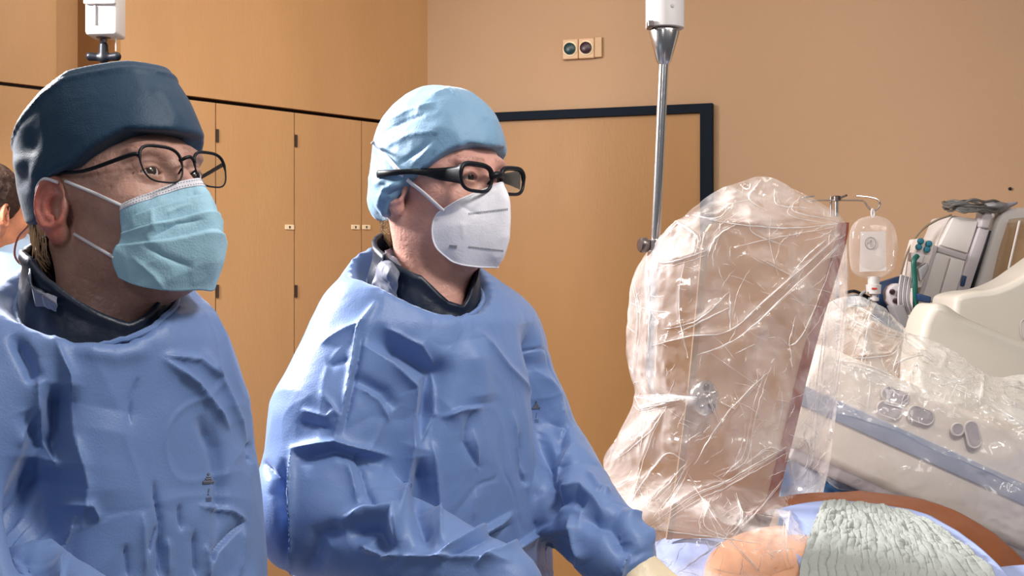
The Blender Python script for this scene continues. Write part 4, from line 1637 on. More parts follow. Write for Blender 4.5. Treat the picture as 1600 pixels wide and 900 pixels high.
halfB = [
    [(0.054, 0.064, -0.026), (0.042, 0.082, -0.013), (0.017, 0.103, 0.001), (0.0, 0.119, 0.010)],
    [(0.064, 0.050, -0.038), (0.050, 0.082, -0.030), (0.021, 0.110, -0.018), (0.0, 0.130, -0.015)],
    [(0.067, 0.046, -0.058), (0.052, 0.083, -0.055), (0.022, 0.113, -0.052), (0.0, 0.132, -0.050)],
    [(0.062, 0.050, -0.082), (0.048, 0.078, -0.084), (0.022, 0.105, -0.086), (0.0, 0.124, -0.086)],
    [(0.048, 0.066, -0.102), (0.037, 0.080, -0.107), (0.018, 0.096, -0.110), (0.0, 0.107, -0.110)]]
G = mask_grid(halfB, 80, 120)
Gn = gridnorm(G)
if Gn[40, 60, 1] < 0: Gn = -Gn
G = G + Gn * (ridged(G * 22, 77, 2) * 0.0012)[..., None]
G = clear_of_face(G, Gn)
GW = to_world(MBm, G)
NW = (Gn.reshape(-1, 3) @ np.array(MBm.to_3x3()).T).reshape(G.shape)
V_ = GW.reshape(-1, 3)
V_ = V_ + NW.reshape(-1, 3) * strokes_disp(V_, NW.reshape(-1, 3), [([(738, 326), (760, 305), (776, 296)], 4, 0.002, 'r'), ([(715, 318), (735, 330), (750, 335)], 6, -0.002, 'r'), ([(722, 345), (724, 375)], 5, 0.001, 'r')])[:, None]
GM = V_.reshape(G.shape)
maskB = gridobj('face_mask', GM, M['maskwhite'], persB, 0.0014)
edge = [GM[0, k] for k in range(2, 118, 3)] + [GM[k, -1] for k in range(2, 78, 3)] + [GM[-1, k] for k in range(117, 1, -3)] + [GM[k, 0] for k in range(77, 1, -3)]
b_ = MB(); b_.tube([Vector(p) for p in edge], 0.0015, 6, closed=True); b_.build('welded_edge', M['maskwhite'], maskB)
tb = bvh_of([maskB])
def dashes(trees, x0, y0, x1, y1, n, ln, parent, nm='stitching', r=0.00045, slant=0):
    b_ = MB()
    for k in range(n):
        t_ = k / (n - 1)
        x, y = x0 + (x1 - x0) * t_, y0 + (y1 - y0) * t_
        p0, n0 = onsurf(trees, x, y - ln, 0.0006)
        p1, n1 = onsurf(trees, x + slant, y + ln, 0.0006)
        b_.tube([p0, p1], r, 4)
    return b_.build(nm, M['ink'], parent, auto=False)


dashes(tb, 733, 334, 793, 327, 28, 1.6, maskB)
dashes(tb, 733, 386, 786, 392, 26, 1.4, maskB)
dashes(tb, 703, 385, 713, 386, 5, 2.4, maskB, 'printed_mark', 0.0007)
# head bands over the cap
tcap = bvh_of([capB, bodyB, maskB])
for off_, nm in ((0, 'head_band'),):
    pp = []; oo = []
    for x, y in ((693, 330), (680, 318), (660, 300), (640, 284), (622, 266), (606, 248), (592, 232), (582, 222)):
        p, n = onsurf(tcap, x, y + off_, 0.0045)
        pp.append(tuple(p)); oo.append(n)
    c_ = crom(pp, 40)
    ov = [Vector(v).normalized() for v in crom([tuple(v) for v in oo], 40)]
    curve_band('head_band', c_, 0.0062, M['elastic'], maskB, None, ov, 0.0022)
nr = []
for x, y in ((704, 276), (690, 272), (665, 269), (640, 268), (612, 270), (590, 272)):
    nr.append(onsurf(tcap, x, y, 0.005)[0])
nr[0] = nr[0].lerp(MBm @ Vector((0.068, 0.098, 0.020)), 0.7)
glasses(MBm, persB, 0.014, 0.109, 0.0300, 0.0190, 0.0105, 0.0026, 0.003, 'goggle', near=(nr, [0.0125, 0.0095, 0.0055, 0.0038, 0.0045, 0.006]))
topB = [P(606, 377, 1.95), P(594, 384, 1.88), P(628, 408, 1.81), P(672, 447, 1.785), P(714, 476, 1.80), P(737, 446, 1.86), P(742, 421, 1.93), P(680, 385, 1.99)]
botB = [P(585, 450, 1.97), P(572, 452, 1.88), P(598, 490, 1.80), P(652, 508, 1.75), P(715, 518, 1.75), P(752, 494, 1.83), P(750, 462, 1.95), P(690, 440, 2.02)]
colB = neck_collar(M['collar'], persB, CB, RB_, planeB, [(0, 0.046), (90, 0.04), (135, 0.055), (180, 0.066), (225, 0.074), (270, 0.060), (300, 0.026), (318, 0.016), (340, 0.036)], 15, amp=0.004)
rumple(colB, persB, [[(598, 396), (612, 388), (626, 402)], [(590, 420), (608, 415), (622, 430)], [(586, 445), (604, 445), (622, 462)], [(590, 466), (608, 472), (628, 480)]], 9)
b_ = MB()
pts = [P(603, 345, 1.95), P(598, 358, 1.95), P(600, 375, 1.95), P(606, 378, 1.94)]
b_.tube([Vector(p) for p in crom([tuple(p) for p in pts], 14)], 0.0028, 8)
b_.build('cap_tie', M['black'], capB)
b_ = MB()
for k in range(120):
    z0 = rng.uniform(-0.06, -0.035)
    y0 = rng.uniform(-0.085, -0.035)
    x0 = 0.060 * math.sqrt(max(0.05, 1 - ((y0 + 0.012) / 0.1) ** 2))
    ln = rng.uniform(0.012, 0.025)
    b_.tube(l2w(MBm, [(x0, y0, z0), (x0 - 0.003, y0 - 0.001, z0 - ln * 0.6), (x0 - 0.008, y0, z0 - ln)]), [0.0008, 0.0006, 0.0002], 4)
b_.build('hair', M['hairgrey'], persB)
tg = bvh_of([gownB])
mark(tg, 838, 640, 0.75, gownB)
gpB = [(P(972, 868, 1.80), Vector((0.60, -0.60, -0.42)), Vector((0.1, 0.35, -1)), 1), (P(780, 925, 1.60), Vector((0.85, -0.05, -0.15)), Vector((0, 0.2, -1)), -1)]
for w, a, n, sd in gpB:
    g_, _ = implicit('glove', lambda X, Y, Z: hand_fn(X, Y, Z, w + a * 0.03, a, n, 1.05, 0.45, sd), (w.x - 0.14, w.y - 0.2, w.z - 0.2), (w.x + 0.26, w.y + 0.16, w.z + 0.12), 0.003, M['glove'], persB)

# ---------------------------------------------------------------- person far behind on the left edge
MC = frame(150, 0, 0, (0, 0.0, 0.0), P(-24, 344, 2.95))
cC = P(-14, 450, 3.0)
persC = empty('person', (cC.x, cC.y, 0), 'dark-haired person in a pale blue gown, cut by the left edge behind the navy cap', 'person')
rc = lambda off=0, base=0.45: [(z - off * 0.3, cC.x, cC.y, max(a - off, 0.03), max(b2_ - off, 0.03), YAW) for z, a, b2_ in ((1.675, 0.07, 0.06), (1.65, 0.12, 0.09), (1.61, 0.165, 0.115), (1.54, 0.20, 0.13), (1.30, 0.21, 0.15), (1.0, 0.22, 0.16), (base, 0.26, 0.2))]
gC, _ = implicit('gown', lambda X, Y, Z: smin(smin(stack_fn(X, Y, Z, rc()), cap_(X, Y, Z, cC + Vector((0.14, 0.15, 0.01)), cC + Vector((0.17, 0.17, -0.28)), 0.06, 0.06), 0.03), cap_(X, Y, Z, cC + Vector((-0.14, -0.15, 0.0)), cC + Vector((-0.17, -0.17, -0.28)), 0.06, 0.06), 0.03),
                 (cC.x - 0.36, cC.y - 0.36, 0.45), (cC.x + 0.36, cC.y + 0.36, 1.71), 0.012, M['palegown'])
cloth_detail(gC, 91, [], sub=0)
reparent(gC, persC)
bC = legs_body(0.058, MC, None, P(-16, 385, 2.98), rc(0.03, 0.8), M['skinB'], (0.62, 0.25, 0.13), (0.6, 0.2, 0.12), (0.62, 0.25, 0.13), 8, '', legs_of(cC.x, cC.y, YAW), 0.3, 0.0)
reparent(bC, persC)
hC, _ = implicit('hair', lambda X, Y, Z: smax(ell(X, Y, Z, (0, -0.018, 0.050), (0.086, 0.108, 0.090)), -(Z + 0.02 - np.where(Y > 0.0, (Y * 1.1), 0)), 0.01), (-0.12, -0.15, -0.06), (0.12, 0.12, 0.16), 0.004, M['hairdark'], None, MC)
V, N = mesh_arrays(hC)
set_verts(hC, V + N * (ridged(V * 45, 3, 3) * 0.004)[:, None])
reparent(hC, persC)

# ================================================================ ceiling-hung radiation shield
SD = 2.28
top = P(1039, 45, SD)
e = empty('radiation_shield', P(1040, 30, SD), 'ceiling-hung tinted radiation shield on a steel rod under crumpled clear film', 'shield')
r_ = lambda px, d=SD: px / FOC * d
rod_top = P(1037, 98, SD); rod_mid = P(1024, 380, SD); rod_bot = P(1016, 590, SD)
b_ = MB()
b_.lathe(top + Vector((0, 0, -0.0)), top + UP, [(0, r_(29)), (0.001, r_(30)), (0.30, r_(30)), (0.31, r_(26)), (H - top.z, r_(26))], 48)
b_.build('ceiling_arm', M['whiteplastic'], e)
a = P(1047, 15, SD) + Vector((0, -r_(30), 0))
b_ = MB(); b_.lathe(a + Vector((0.0, 0.003, 0)), a + Vector((0, -1, 0)), [(0, 0.0035), (0.003, 0.0035), (0.0035, 0.0001)], 16); b_.build('screw_cap', M['midgrey'], e)
b_ = MB(); b_.box(P(1014, 42, SD) + Vector((0.0, -0.016, 0)), (0.010, 0.03, 0.012)); fixnorm(b_.build('latch', M['darksteel'], e, smooth=False, bevel=0.002))
b_ = MB(); b_.lathe(P(1038, 47, SD), rod_top, [(0, r_(23)), (0.004, r_(24)), ((P(1038, 47, SD) - rod_top).length - 0.002, r_(11.5)), ((P(1038, 47, SD) - rod_top).length, r_(10)), ((P(1038, 47, SD) - rod_top).length + 0.004, r_(8))], 48)
b_.build('cone_fitting', M['steel'], e)
b_ = MB(); b_.tube([rod_top, rod_mid, rod_bot], [r_(7.8), r_(7.8), r_(7.8)], 24); b_.build('rod', M['steel'], e)
ax = (rod_mid - rod_top).normalized()
b_ = MB(); b_.lathe(P(1024, 374, SD), P(1024, 374, SD) + ax, [(0, r_(10)), (0.002, r_(13)), (0.020, r_(13)), (0.023, r_(10))], 32)
clm = b_.build('clamp_collar', M['steel'], e)
kd = Vector((-1, -0.35, 0)).normalized()
kc = P(1016, 383, SD)
b_ = MB(); b_.lathe(kc, kc + kd, [(0, 0.006), (0.006, 0.006), (0.0065, 0.0125), (0.009, 0.0135), (0.018, 0.0135), (0.021, 0.011), (0.0215, 0.001)], 28)
b_.build('knob', M['darksteel'], clm)
# horizontal bar and holder on the pane
b_ = MB(); b_.tube([Vector(v) for v in crom([tuple(P(1017, 585, SD)), tuple(P(1017, 606, SD)), tuple(P(1028, 617, SD)), tuple(P(1055, 620, 2.24)), tuple(P(1100, 623, 2.20))], 24)], r_(4), 14)
b_.build('support_bar', M['steel'], e)
hc = P(1107, 622, 2.195)
hd = Vector((0.55, -0.83, 0.05)).normalized()
hb = empty('bracket', hc, None, None); reparent(hb, e)
b_ = MB()
b_.lathe(hc - hd * 0.016, hc + hd, [(0, 0.022), (0.002, 0.0305), (0.009, 0.0305), (0.011, 0.028)], 36)
u_ = hd.orthogonal().normalized(); w_ = hd.cross(u_)
holder = b_.build('bracket', M['steel'], e)
bpy.data.objects.remove(hb)
for k in range(5):
    a_ = k * 2 * math.pi / 5 + 0.3
    c_ = hc + (u_ * math.cos(a_) + w_ * math.sin(a_)) * 0.019
    b_ = MB(); b_.lathe(c_ - hd * 0.007, c_ + hd, [(0, 0.0058), (0.006, 0.0055), (0.007, 0.004)], 12); b_.build('screw', M['darksteel'] if k % 2 else M['steel'], holder)
b_ = MB(); b_.lathe(hc - hd * 0.007, hc + hd, [(0, 0.010), (0.014, 0.009), (0.016, 0.005)], 20); b_.build('hub', M['steel'], holder)
# pane with rounded corners and its red-brown edge
edge_px = [(1308, 338, 2.33), (1317, 348, 2.335), (1314, 372, 2.335), (1298, 430, 2.33), (1275, 505, 2.32), (1252, 590, 2.31), (1236, 660, 2.30), (1218, 730, 2.29), (1200, 800, 2.28), (1184, 840, 2.27)]
edge = [P(*v) for v in edge_px]
left_px = [(1045, 842, 2.22), (1062, 740, 2.22), (1078, 620, 2.23), (1092, 480, 2.24), (1104, 362, 2.25), (1112, 350, 2.25)]
pn_ = Vector((0.25, -0.97, 0)).normalized()
b_ = MB(); b_.prism(edge + [P(*v) for v in left_px], -pn_ * 0.010)
pane = fixnorm(b_.build('pane', M['leadglass'], e, smooth=False))
def ribbon(name, pts, wdir, w, th_dir, th, m, parent):
    V = []; F = []
    n = len(pts)
    for p in pts:
        for a, b2 in ((-1, -1), (1, -1), (1, 1), (-1, 1)):
            V.append(Vector(p) + wdir * w / 2 * a + th_dir * th / 2 * b2)
    for i in range(n - 1):
        for k in range(4):
            l = (k + 1) % 4
            F.append((i * 4 + k, i * 4 + l, (i + 1) * 4 + l, (i + 1) * 4 + k))
    F.append((0, 1, 2, 3)); F.append(tuple((n - 1) * 4 + k for k in (3, 2, 1, 0)))
    return fixnorm(raw(name, V, F, m, parent, smooth=False))
ce = [Vector(v) for v in crom([tuple(v) for v in edge[1:]], 40)]
ribbon('edge_strip', ce, Vector((1, 0, 0)), 0.0195, Vector((0, 1, 0)), 0.013, M['leadedge'], e)
ribbon('edge_strip', [P(1104, 362, 2.247), P(1100, 390, 2.247), P(1092, 480, 2.237), P(1078, 620, 2.227), P(1062, 740, 2.217), P(1045, 842, 2.217)], Vector((1, 0, 0)), 0.010, Vector((0, 1, 0)), 0.013, mat('tan_acrylic_edge', (0.36, 0.25, 0.17), 0.35), e)


# ---------------------------------------------------------------- clear film over the shield
def film_sheet(rows, depths, nu, nv, seed, amp, strokes, freq=9, aniso=(1, 1, 1), stroke_gain=1.0):
    ctrl = [[tuple(P(x, y, d)) for (x, y), d in zip(r, dr)] for r, dr in zip(rows, depths)]
    G = patch(np.array(ctrl), nu, nv)
    n = gridnorm(G)
    if n[nu // 2, nv // 2, 1] > 0: n = -n
    an = np.array(aniso)
    d = ridged(G * freq * an + fbm(G * 3, seed + 9, 2)[..., None] * 0.6, seed, 3) * amp
    d += (np.abs(vnoise(G * 26 * an, seed + 40)) - 0.3) * amp * 0.35
    eu = np.sin(np.pi * np.linspace(0.02, 0.98, nv))[None, :] ** 0.6
    G = G + n * (d * eu)[..., None]
    V = G.reshape(-1, 3)
    N = n.reshape(-1, 3)
    V = V + N * (strokes_disp(V, N, strokes, 0.6) * stroke_gain)[:, None]
    return V.reshape(G.shape)


rowsF = [
    [(1006, 403), (1042, 362), (1080, 332), (1130, 299), (1190, 281), (1250, 303), (1296, 328), (1322, 350)],
    [(990, 432), (1040, 410), (1090, 385), (1140, 362), (1200, 352), (1250, 358), (1292, 370), (1324, 395)],
    [(982, 490), (1035, 480), (1090, 470), (1150, 455), (1205, 450), (1250, 450), (1290, 455), (1324, 465)],
    [(979, 555), (1030, 550), (1085, 545), (1145, 540), (1200, 540), (1245, 540), (1285, 545), (1318, 550)],
    [(992, 618), (1035, 620), (1085, 622), (1140, 625), (1190, 630), (1235, 635), (1275, 640), (1306, 645)],
    [(966, 680), (1015, 690), (1070, 700), (1125, 705), (1180, 710), (1225, 715), (1265, 720), (1296, 725)],
    [(943, 728), (1000, 745), (1060, 760), (1115, 770), (1170, 780), (1215, 785), (1252, 790), (1280, 795)],
    [(985, 800), (1030, 820), (1075, 835), (1125, 845), (1170, 850), (1210, 850), (1240, 850), (1266, 850)],
    [(1012, 862), (1050, 880), (1090, 895), (1130, 900), (1170, 902), (1205, 903), (1232, 904), (1252, 905)],
    [(1030, 930), (1060, 940), (1095, 945), (1130, 945), (1165, 946), (1200, 946), (1225, 946), (1244, 946)]]
dF = [[2.30, 2.25, 2.24, 2.24, 2.26, 2.28, 2.30, 2.33]] + [[2.30, 2.20, 2.17, 2.18, 2.20, 2.23, 2.27, 2.34]] * 6 + [[2.08, 2.00, 1.96, 1.94, 1.94, 1.95, 1.97, 2.02], [2.00, 1.96, 1.93, 1.93, 1.94, 1.95, 1.96, 1.98], [1.95, 1.88, 1.86, 1.86, 1.86, 1.87, 1.88, 1.90]]
dB = [[2.30, 2.33, 2.34, 2.35, 2.36, 2.36, 2.35, 2.335]] + [[2.305, 2.40, 2.42, 2.42, 2.42, 2.42, 2.40, 2.345]] * 7 + [[2.205, 2.24, 2.26, 2.26, 2.26, 2.26, 2.24, 2.205]] * 2
stF = [
    ([(989, 619), (1040, 617), (1090, 621)], 6, -0.012, 'r'), ([(989, 619), (1035, 628), (1070, 622)], 4, 0.006, 'r'), ([(990, 616), (1005, 640), (1040, 628)], 4, 0.006, 'r'),
    ([(1228, 698), (1180, 725), (1129, 755), (1084, 774), (1012, 822)], 6, 0.014, 'r'), ([(1232, 706), (1182, 735), (1132, 763), (1090, 781), (1018, 830)], 5, -0.008, 'r'),
    ([(1144, 838), (1190, 790), (1227, 744)], 5, 0.008, 'r'), ([(1000, 825), (1070, 834), (1136, 842), (1190, 850)], 5, 0.007, 'r'), ([(1136, 838), (1190, 895)], 5, 0.007, 'r'), ([(1084, 760), (1136, 838)], 5, 0.006, 'r'), ([(1136, 840), (1060, 895)], 5, 0.007, 'r'),
    ([(1201, 581), (1160, 620), (1121, 665), (1084, 728)], 5, 0.010, 'f'), ([(1201, 581), (1180, 650), (1165, 720), (1120, 745)], 6, 0.006, 'f'),
    ([(978, 800), (1000, 760), (1040, 710), (1070, 720)], 5, 0.008, 'r'), ([(1000, 798), (1040, 760), (1074, 722)], 5, 0.007, 'r'), ([(1020, 810), (1050, 770), (1072, 728)], 4, -0.006, 'r'),
    ([(1107, 343), (1173, 353), (1240, 356), (1310, 350)], 7, 0.009, 'r'), ([(1150, 385), (1220, 370), (1308, 354)], 5, 0.007, 'r'), ([(1080, 335), (1120, 340), (1150, 315)], 5, 0.008, 'r'),
    ([(1020, 540), (1080, 525), (1140, 517), (1206, 460), (1312, 366)], 6, 0.012, 'r'), ([(1090, 555), (1150, 530), (1210, 478), (1310, 382)], 5, -0.008, 'r'), ([(1035, 515), (1090, 500), (1140, 455)], 5, 0.008, 'r'), ([(1140, 455), (1141, 515)], 4, 0.006, 'r'), ([(1140, 480), (1100, 500), (1060, 520)], 4, 0.005, 'r'),
    ([(1242, 495), (1234, 540), (1262, 508), (1304, 400)], 4, 0.008, 'r'), ([(1234, 540), (1238, 580)], 4, 0.006, 'r'),
    ([(1170, 345), (1178, 365), (1230, 385)], 5, 0.007, 'r'), ([(1188, 405), (1236, 430)], 5, 0.010, 'r'), ([(1236, 430), (1260, 400), (1290, 375)], 5, 0.006, 'r'),
    ([(1020, 395), (1035, 410), (1075, 402), (1102, 392)], 5, 0.010, 'r'), ([(1040, 370), (1060, 350), (1090, 372), (1085, 400)], 5, 0.010, 'r'), ([(1105, 400), (1120, 370), (1150, 350)], 6, 0.010, 'r'),
    ([(1010, 400), (1015, 480), (1012, 560)], 6, 0.006, 'r'), ([(990, 440), (1000, 500), (990, 600)], 6, 0.006, 'r'), ([(1070, 400), (1060, 480), (1075, 560)], 6, 0.006, 'r'),
    ([(995, 640), (1060, 625)], 5, 0.006, 'r'), ([(1000, 700), (1010, 640)], 5, 0.006, 'r'), ([(1035, 640), (1005, 720), (985, 790)], 6, 0.007, 'r'), ([(960, 720), (1010, 680), (1040, 640)], 6, 0.007, 'r'),
    ([(1110, 625), (1125, 665)], 3, 0.005, 'r'), ([(1125, 628), (1150, 640)], 3, 0.004, 'r'),
    ([(1235, 680), (1260, 690), (1262, 720), (1245, 750)], 5, 0.010, 'r'), ([(1225, 700), (1235, 760), (1250, 770)], 7, 0.010, 'g'), ([(1240, 760), (1228, 850), (1240, 900)], 6, 0.006, 'r'), ([(1290, 480), (1275, 620), (1262, 760)], 5, 0.007, 'r'), ([(1320, 480), (1305, 600), (1290, 690)], 4, 0.005, 'r'),
    ([(1190, 281), (1170, 310), (1200, 330)], 5, 0.008, 'r'), ([(1210, 295), (1215, 320), (1260, 325)], 5, 0.008, 'r'), ([(1250, 306), (1240, 330), (1310, 345)], 5, 0.007, 'r'),
    ([(1165, 725), (1200, 700), (1222, 705)], 5, 0.006, 'r'), ([(1155, 720), (1130, 745)], 5, 0.006, 'r'), ([(1110, 780), (1100, 820), (1136, 840)], 6, 0.006, 'r'), ([(1150, 770), (1160, 810), (1136, 838)], 6, 0.006, 'r'),
]
GF = film_sheet(rowsF, dF, 230, 190, 61, 0.012, stF, 8)
GB = film_sheet(rowsF, dB, 120, 100, 71, 0.012, [], 7)
nF, nB = GF.shape, GB.shape


def fold_glints(G, strokes, seed, n_small, box, r0=0.0011):
    """creases of the film with their bright glints, as pale thin tubes following the sheet"""
    fc = gridfaces(G.shape[0], G.shape[1])
    tr = [BVHTree.FromPolygons([Vector(v) for v in G.reshape(-1, 3)], fc.tolist())]
    rs = np.random.RandomState(seed)
    b_ = MB()
    def line(px, r):
        c = crom(np.array(px, float), max(6, 5 * len(px)))
        pts = []
        for i, (x, y) in enumerate(c):
            w = 1.6 * (rs.rand() - 0.5)
            p, nn = onsurf(tr, x + w, y + w * 0.7, 0.0006, -1)
            if p.y < 0: continue
            pts.append(p)
        if len(pts) < 3: return
        k = len(pts)
        b_.tube(pts, [r * (0.25 + 0.75 * math.sin(math.pi * (i + 0.5) / k)) * rs.uniform(0.5, 1.3) for i in range(k)], 5)
    for st_ in strokes:
        if st_[3] == 'g': continue
        line(st_[0], r0 * rs.uniform(0.7, 1.3))
        if rs.rand() < 0.6:
            ox, oy = rs.uniform(-7, 7), rs.uniform(-7, 7)
            line([(x + ox, y + oy) for x, y in st_[0]], r0 * 0.5)
    for _ in range(n_small):
        x, y = rs.uniform(box[0], box[2]), rs.uniform(box[1], box[3])
        if (x - 1107) ** 2 + (y - 622) ** 2 < 45 ** 2: continue
        a = rs.choice([rs.normal(-0.75, 0.35), rs.normal(-1.3, 0.3), rs.normal(0.5, 0.5)])
        L = rs.exponential(22) + 8
        bend = rs.uniform(-0.3, 0.3)
        line([(x, y), (x + L * 0.5 * math.cos(a), y + L * 0.5 * math.sin(a)), (x + L * 0.5 * math.cos(a) + L * 0.5 * math.cos(a + bend), y + L * 0.5 * math.sin(a) + L * 0.5 * math.sin(a + bend))], r0 * rs.uniform(0.25, 0.6))
    return b_


fl_ = fold_glints(GF, stF, 5, 300, (960, 290, 1310, 930))
V = np.concatenate([GF.reshape(-1, 3), GB.reshape(-1, 3), np.array([tuple(v) for v in fl_.V])])
nb_ = len(GF.reshape(-1, 3)) + len(GB.reshape(-1, 3))
Fq = np.concatenate([gridfaces(nF[0], nF[1]), gridfaces(nB[0], nB[1]) + nF[0] * nF[1]]).tolist()
film = raw('sterile_drape', V, Fq + [tuple(i + nb_ for i in f) for f in fl_.F], M['film'])
film.data.materials.append(M['foldglint'])
film.data.polygons.foreach_set('material_index', np.array([0] * len(Fq) + [1] * (len(film.data.polygons) - len(Fq)), dtype=np.int32))
tagit(film, 'clear crumpled plastic film bag pulled over the radiation shield and its rod', 'drape')

# ================================================================ draped X-ray machine on the right
em = empty('x_ray_machine', P(1700, 700, 2.75), 'cream X-ray machine with a curved hood and a sloping detector arm', 'x-ray machine')


def profile(name, pts, d0, d1, m, parent, bev, smooth=True):
    """outline given at its near face, running back to d1"""
    poly = [P(x, y, d1) for x, y in pts]
    b_ = MB(); b_.prism(poly, Vector((0, d0 - d1, 0)))
    o = b_.build(name, m, parent, smooth=smooth, bevel=bev)
    fixnorm(o)
    o.modifiers['bevel'].segments = 6
    o.modifiers['bevel'].angle_limit = math.radians(50)
    return o


def crp(pts, n=60):
    return [tuple(v) for v in crom(np.array(pts, float), n)]


profile('hood', crp([(1452, 500), (1453, 478), (1458, 462), (1480, 455), (1512, 451), (1545, 438), (1572, 420), (1600, 400), (1650, 366), (1720, 330)]) + [(1980, 330), (1980, 700), (1452, 640)], 2.93, 3.10, M['cream'], em, 0.02)
fl = profile('front_shell', crp([(1402, 640), (1404, 560), (1412, 510), (1420, 488), (1432, 474), (1450, 476), (1475, 492), (1520, 512), (1565, 530), (1605, 543), (1680, 560), (1760, 600)]) + [(1900, 660), (1900, 860), (1402, 800)], 2.67, 2.80, M['cream'], em, 0.022)
b_ = MB(); ring = rrect(0, 0, 0.014, 0.022, 3.0, 32)
c_ = P(1604, 514, 2.925)
b_.tube([c_ + Vector((x, 0, z)) for x, z in ring], 0.0012, 6, closed=True); b_.build('button', M['midgrey'], em, auto=False)
# detector arm: sloping box
ang = math.atan2(145, 325)
D0 = 2.36
ds_ = P(1275, 600, D0); de_ = P(1760, 816, D0 - 0.02)
u = (de_ - ds_).normalized()
Mx = Matrix((u, Vector((0.06, 1, 0.0)).normalized(), u.cross(Vector((0.06, 1, 0)).normalized()))).transposed()
nrm = Vector(Mx.col[1]); upv = Vector(Mx.col[2])
if upv.z < 0: upv = -upv
Mx = Matrix((u, nrm, upv)).transposed()
L = (de_ - ds_).length


def onarm(x, y, out=0.0):
    """point of the arm's front face seen at a pixel"""
    o = Vector((0, 0, CAMZ)); d = (P(x, y, 1) - o)
    t_ = (ds_ - o).dot(nrm) / d.dot(nrm)
    return o + d * t_ - nrm * out


fz0 = (onarm(1285, 722) - ds_).dot(upv)
fz1 = (onarm(1400, 588) - ds_).dot(upv)
cc = ds_ + u * (L / 2 - 0.005) + upv * ((fz0 + fz1) / 2) + nrm * 0.16
b_ = MB(); b_.box(cc, (L + 0.03, 0.32, fz1 - fz0), Mx)
arm = fixnorm(b_.build('detector_housing', M['panelcream'], em, bevel=0.018))
b_ = MB()
tz0 = (onarm(1400, 700) - ds_).dot(upv); tz1 = (onarm(1400, 666) - ds_).dot(upv)
b_.box(ds_ + u * (L / 2 - 0.005) + upv * ((tz0 + tz1) / 2) + nrm * 0.003, (L + 0.034, 0.014, tz1 - tz0), Mx)
fixnorm(b_.build('trim_band', M['bluegrey'], arm, bevel=0.002))
b_ = MB(); b_.box(ds_ + u * (L / 2) + upv * (fz0 + 0.004) + nrm * 0.10, (L * 0.96, 0.18, 0.05), Mx)
fixnorm(b_.build('underside', M['midgrey'], arm, bevel=0.006))


def pad(x, y, w, h, tilt, nm='button'):
    ct, st_ = math.cos(math.radians(tilt)), math.sin(math.radians(tilt))
    hw, hh = w / 2 / FOC * 2.1, h / 2 / FOC * 2.1
    c = onarm(x, y, 0.0)
    def ringp(k, out):
        r = []
        for i in range(32):
            a = 2 * math.pi * i / 32
            ca, sa = math.cos(a), math.sin(a)
            if hw > hh: px, pz = (hw - hh) * (1 if ca > 0 else -1) + hh * ca, hh * sa
            else: px, pz = hw * ca, (hh - hw) * (1 if sa > 0 else -1) + hw * sa
            px *= k; pz *= k
            r.append(c + Vector((1, 0, 0)) * (px * ct + pz * st_) + Vector((0, 0, 1)) * (-px * st_ + pz * ct) - nrm * out)
        return r
    b_ = MB(); b_.tube(ringp(1.06, 0.001), 0.0022, 8, closed=True); rim = b_.build(nm + '_rim', M['label'], arm, auto=False)
    b_ = MB(); b_.prism(ringp(0.98, 0.002), nrm * 0.004); fixnorm(b_.build(nm, M['midgrey'], rim, smooth=False))
for v in ((1399, 619, 46, 23, 20), (1390, 641, 42, 24, 20), (1439, 649, 44, 25, 20), (1496, 671, 20, 20, 0), (1520, 679, 22, 44, -14)):
    pad(*v)
b_ = MB(); b_.box(Vector((2.2, 3.0, 1.2)), (0.5, 0.55, 2.4)); fixnorm(b_.build('column', M['cream'], em, bevel=0.03))
b_ = MB(); b_.box(Vector((1.60, 2.75, 1.15)), (0.9, 0.25, 0.32)); fixnorm(b_.build('carriage', M['cream'], em, bevel=0.03))

# film over the detector arm
rowsD = [
    [(1262, 500), (1300, 472), (1345, 467), (1385, 485), (1415, 520), (1450, 532), (1500, 556), (1550, 590), (1605, 588), (1690, 620)],
    [(1256, 560), (1300, 540), (1350, 545), (1395, 560), (1440, 580), (1490, 605), (1540, 625), (1590, 650), (1630, 665), (1700, 690)],
    [(1262, 640), (1305, 645), (1355, 660), (1400, 675), (1450, 700), (1500, 720), (1550, 742), (1600, 765), (1640, 780), (1710, 810)],
    [(1276, 722), (1310, 745), (1350, 755), (1400, 775), (1450, 790), (1500, 810), (1550, 835), (1600, 855), (1640, 870), (1710, 900)],
    [(1285, 735), (1310, 760), (1350, 770), (1400, 790), (1450, 812), (1500, 838), (1550, 872), (1600, 910), (1640, 930), (1710, 960)]]
dD = [[2.56, 2.55, 2.55, 2.55, 2.55, 2.54, 2.53, 2.52, 2.50, 2.48], [2.40, 2.39, 2.38, 2.38, 2.37, 2.36, 2.35, 2.33, 2.33, 2.33], [2.33, 2.32, 2.32, 2.315, 2.315, 2.31, 2.31, 2.305, 2.30, 2.30],
      [2.34, 2.33, 2.33, 2.325, 2.32, 2.32, 2.315, 2.31, 2.31, 2.31], [2.46, 2.46, 2.46, 2.44, 2.42, 2.40, 2.38, 2.36, 2.34, 2.33]]
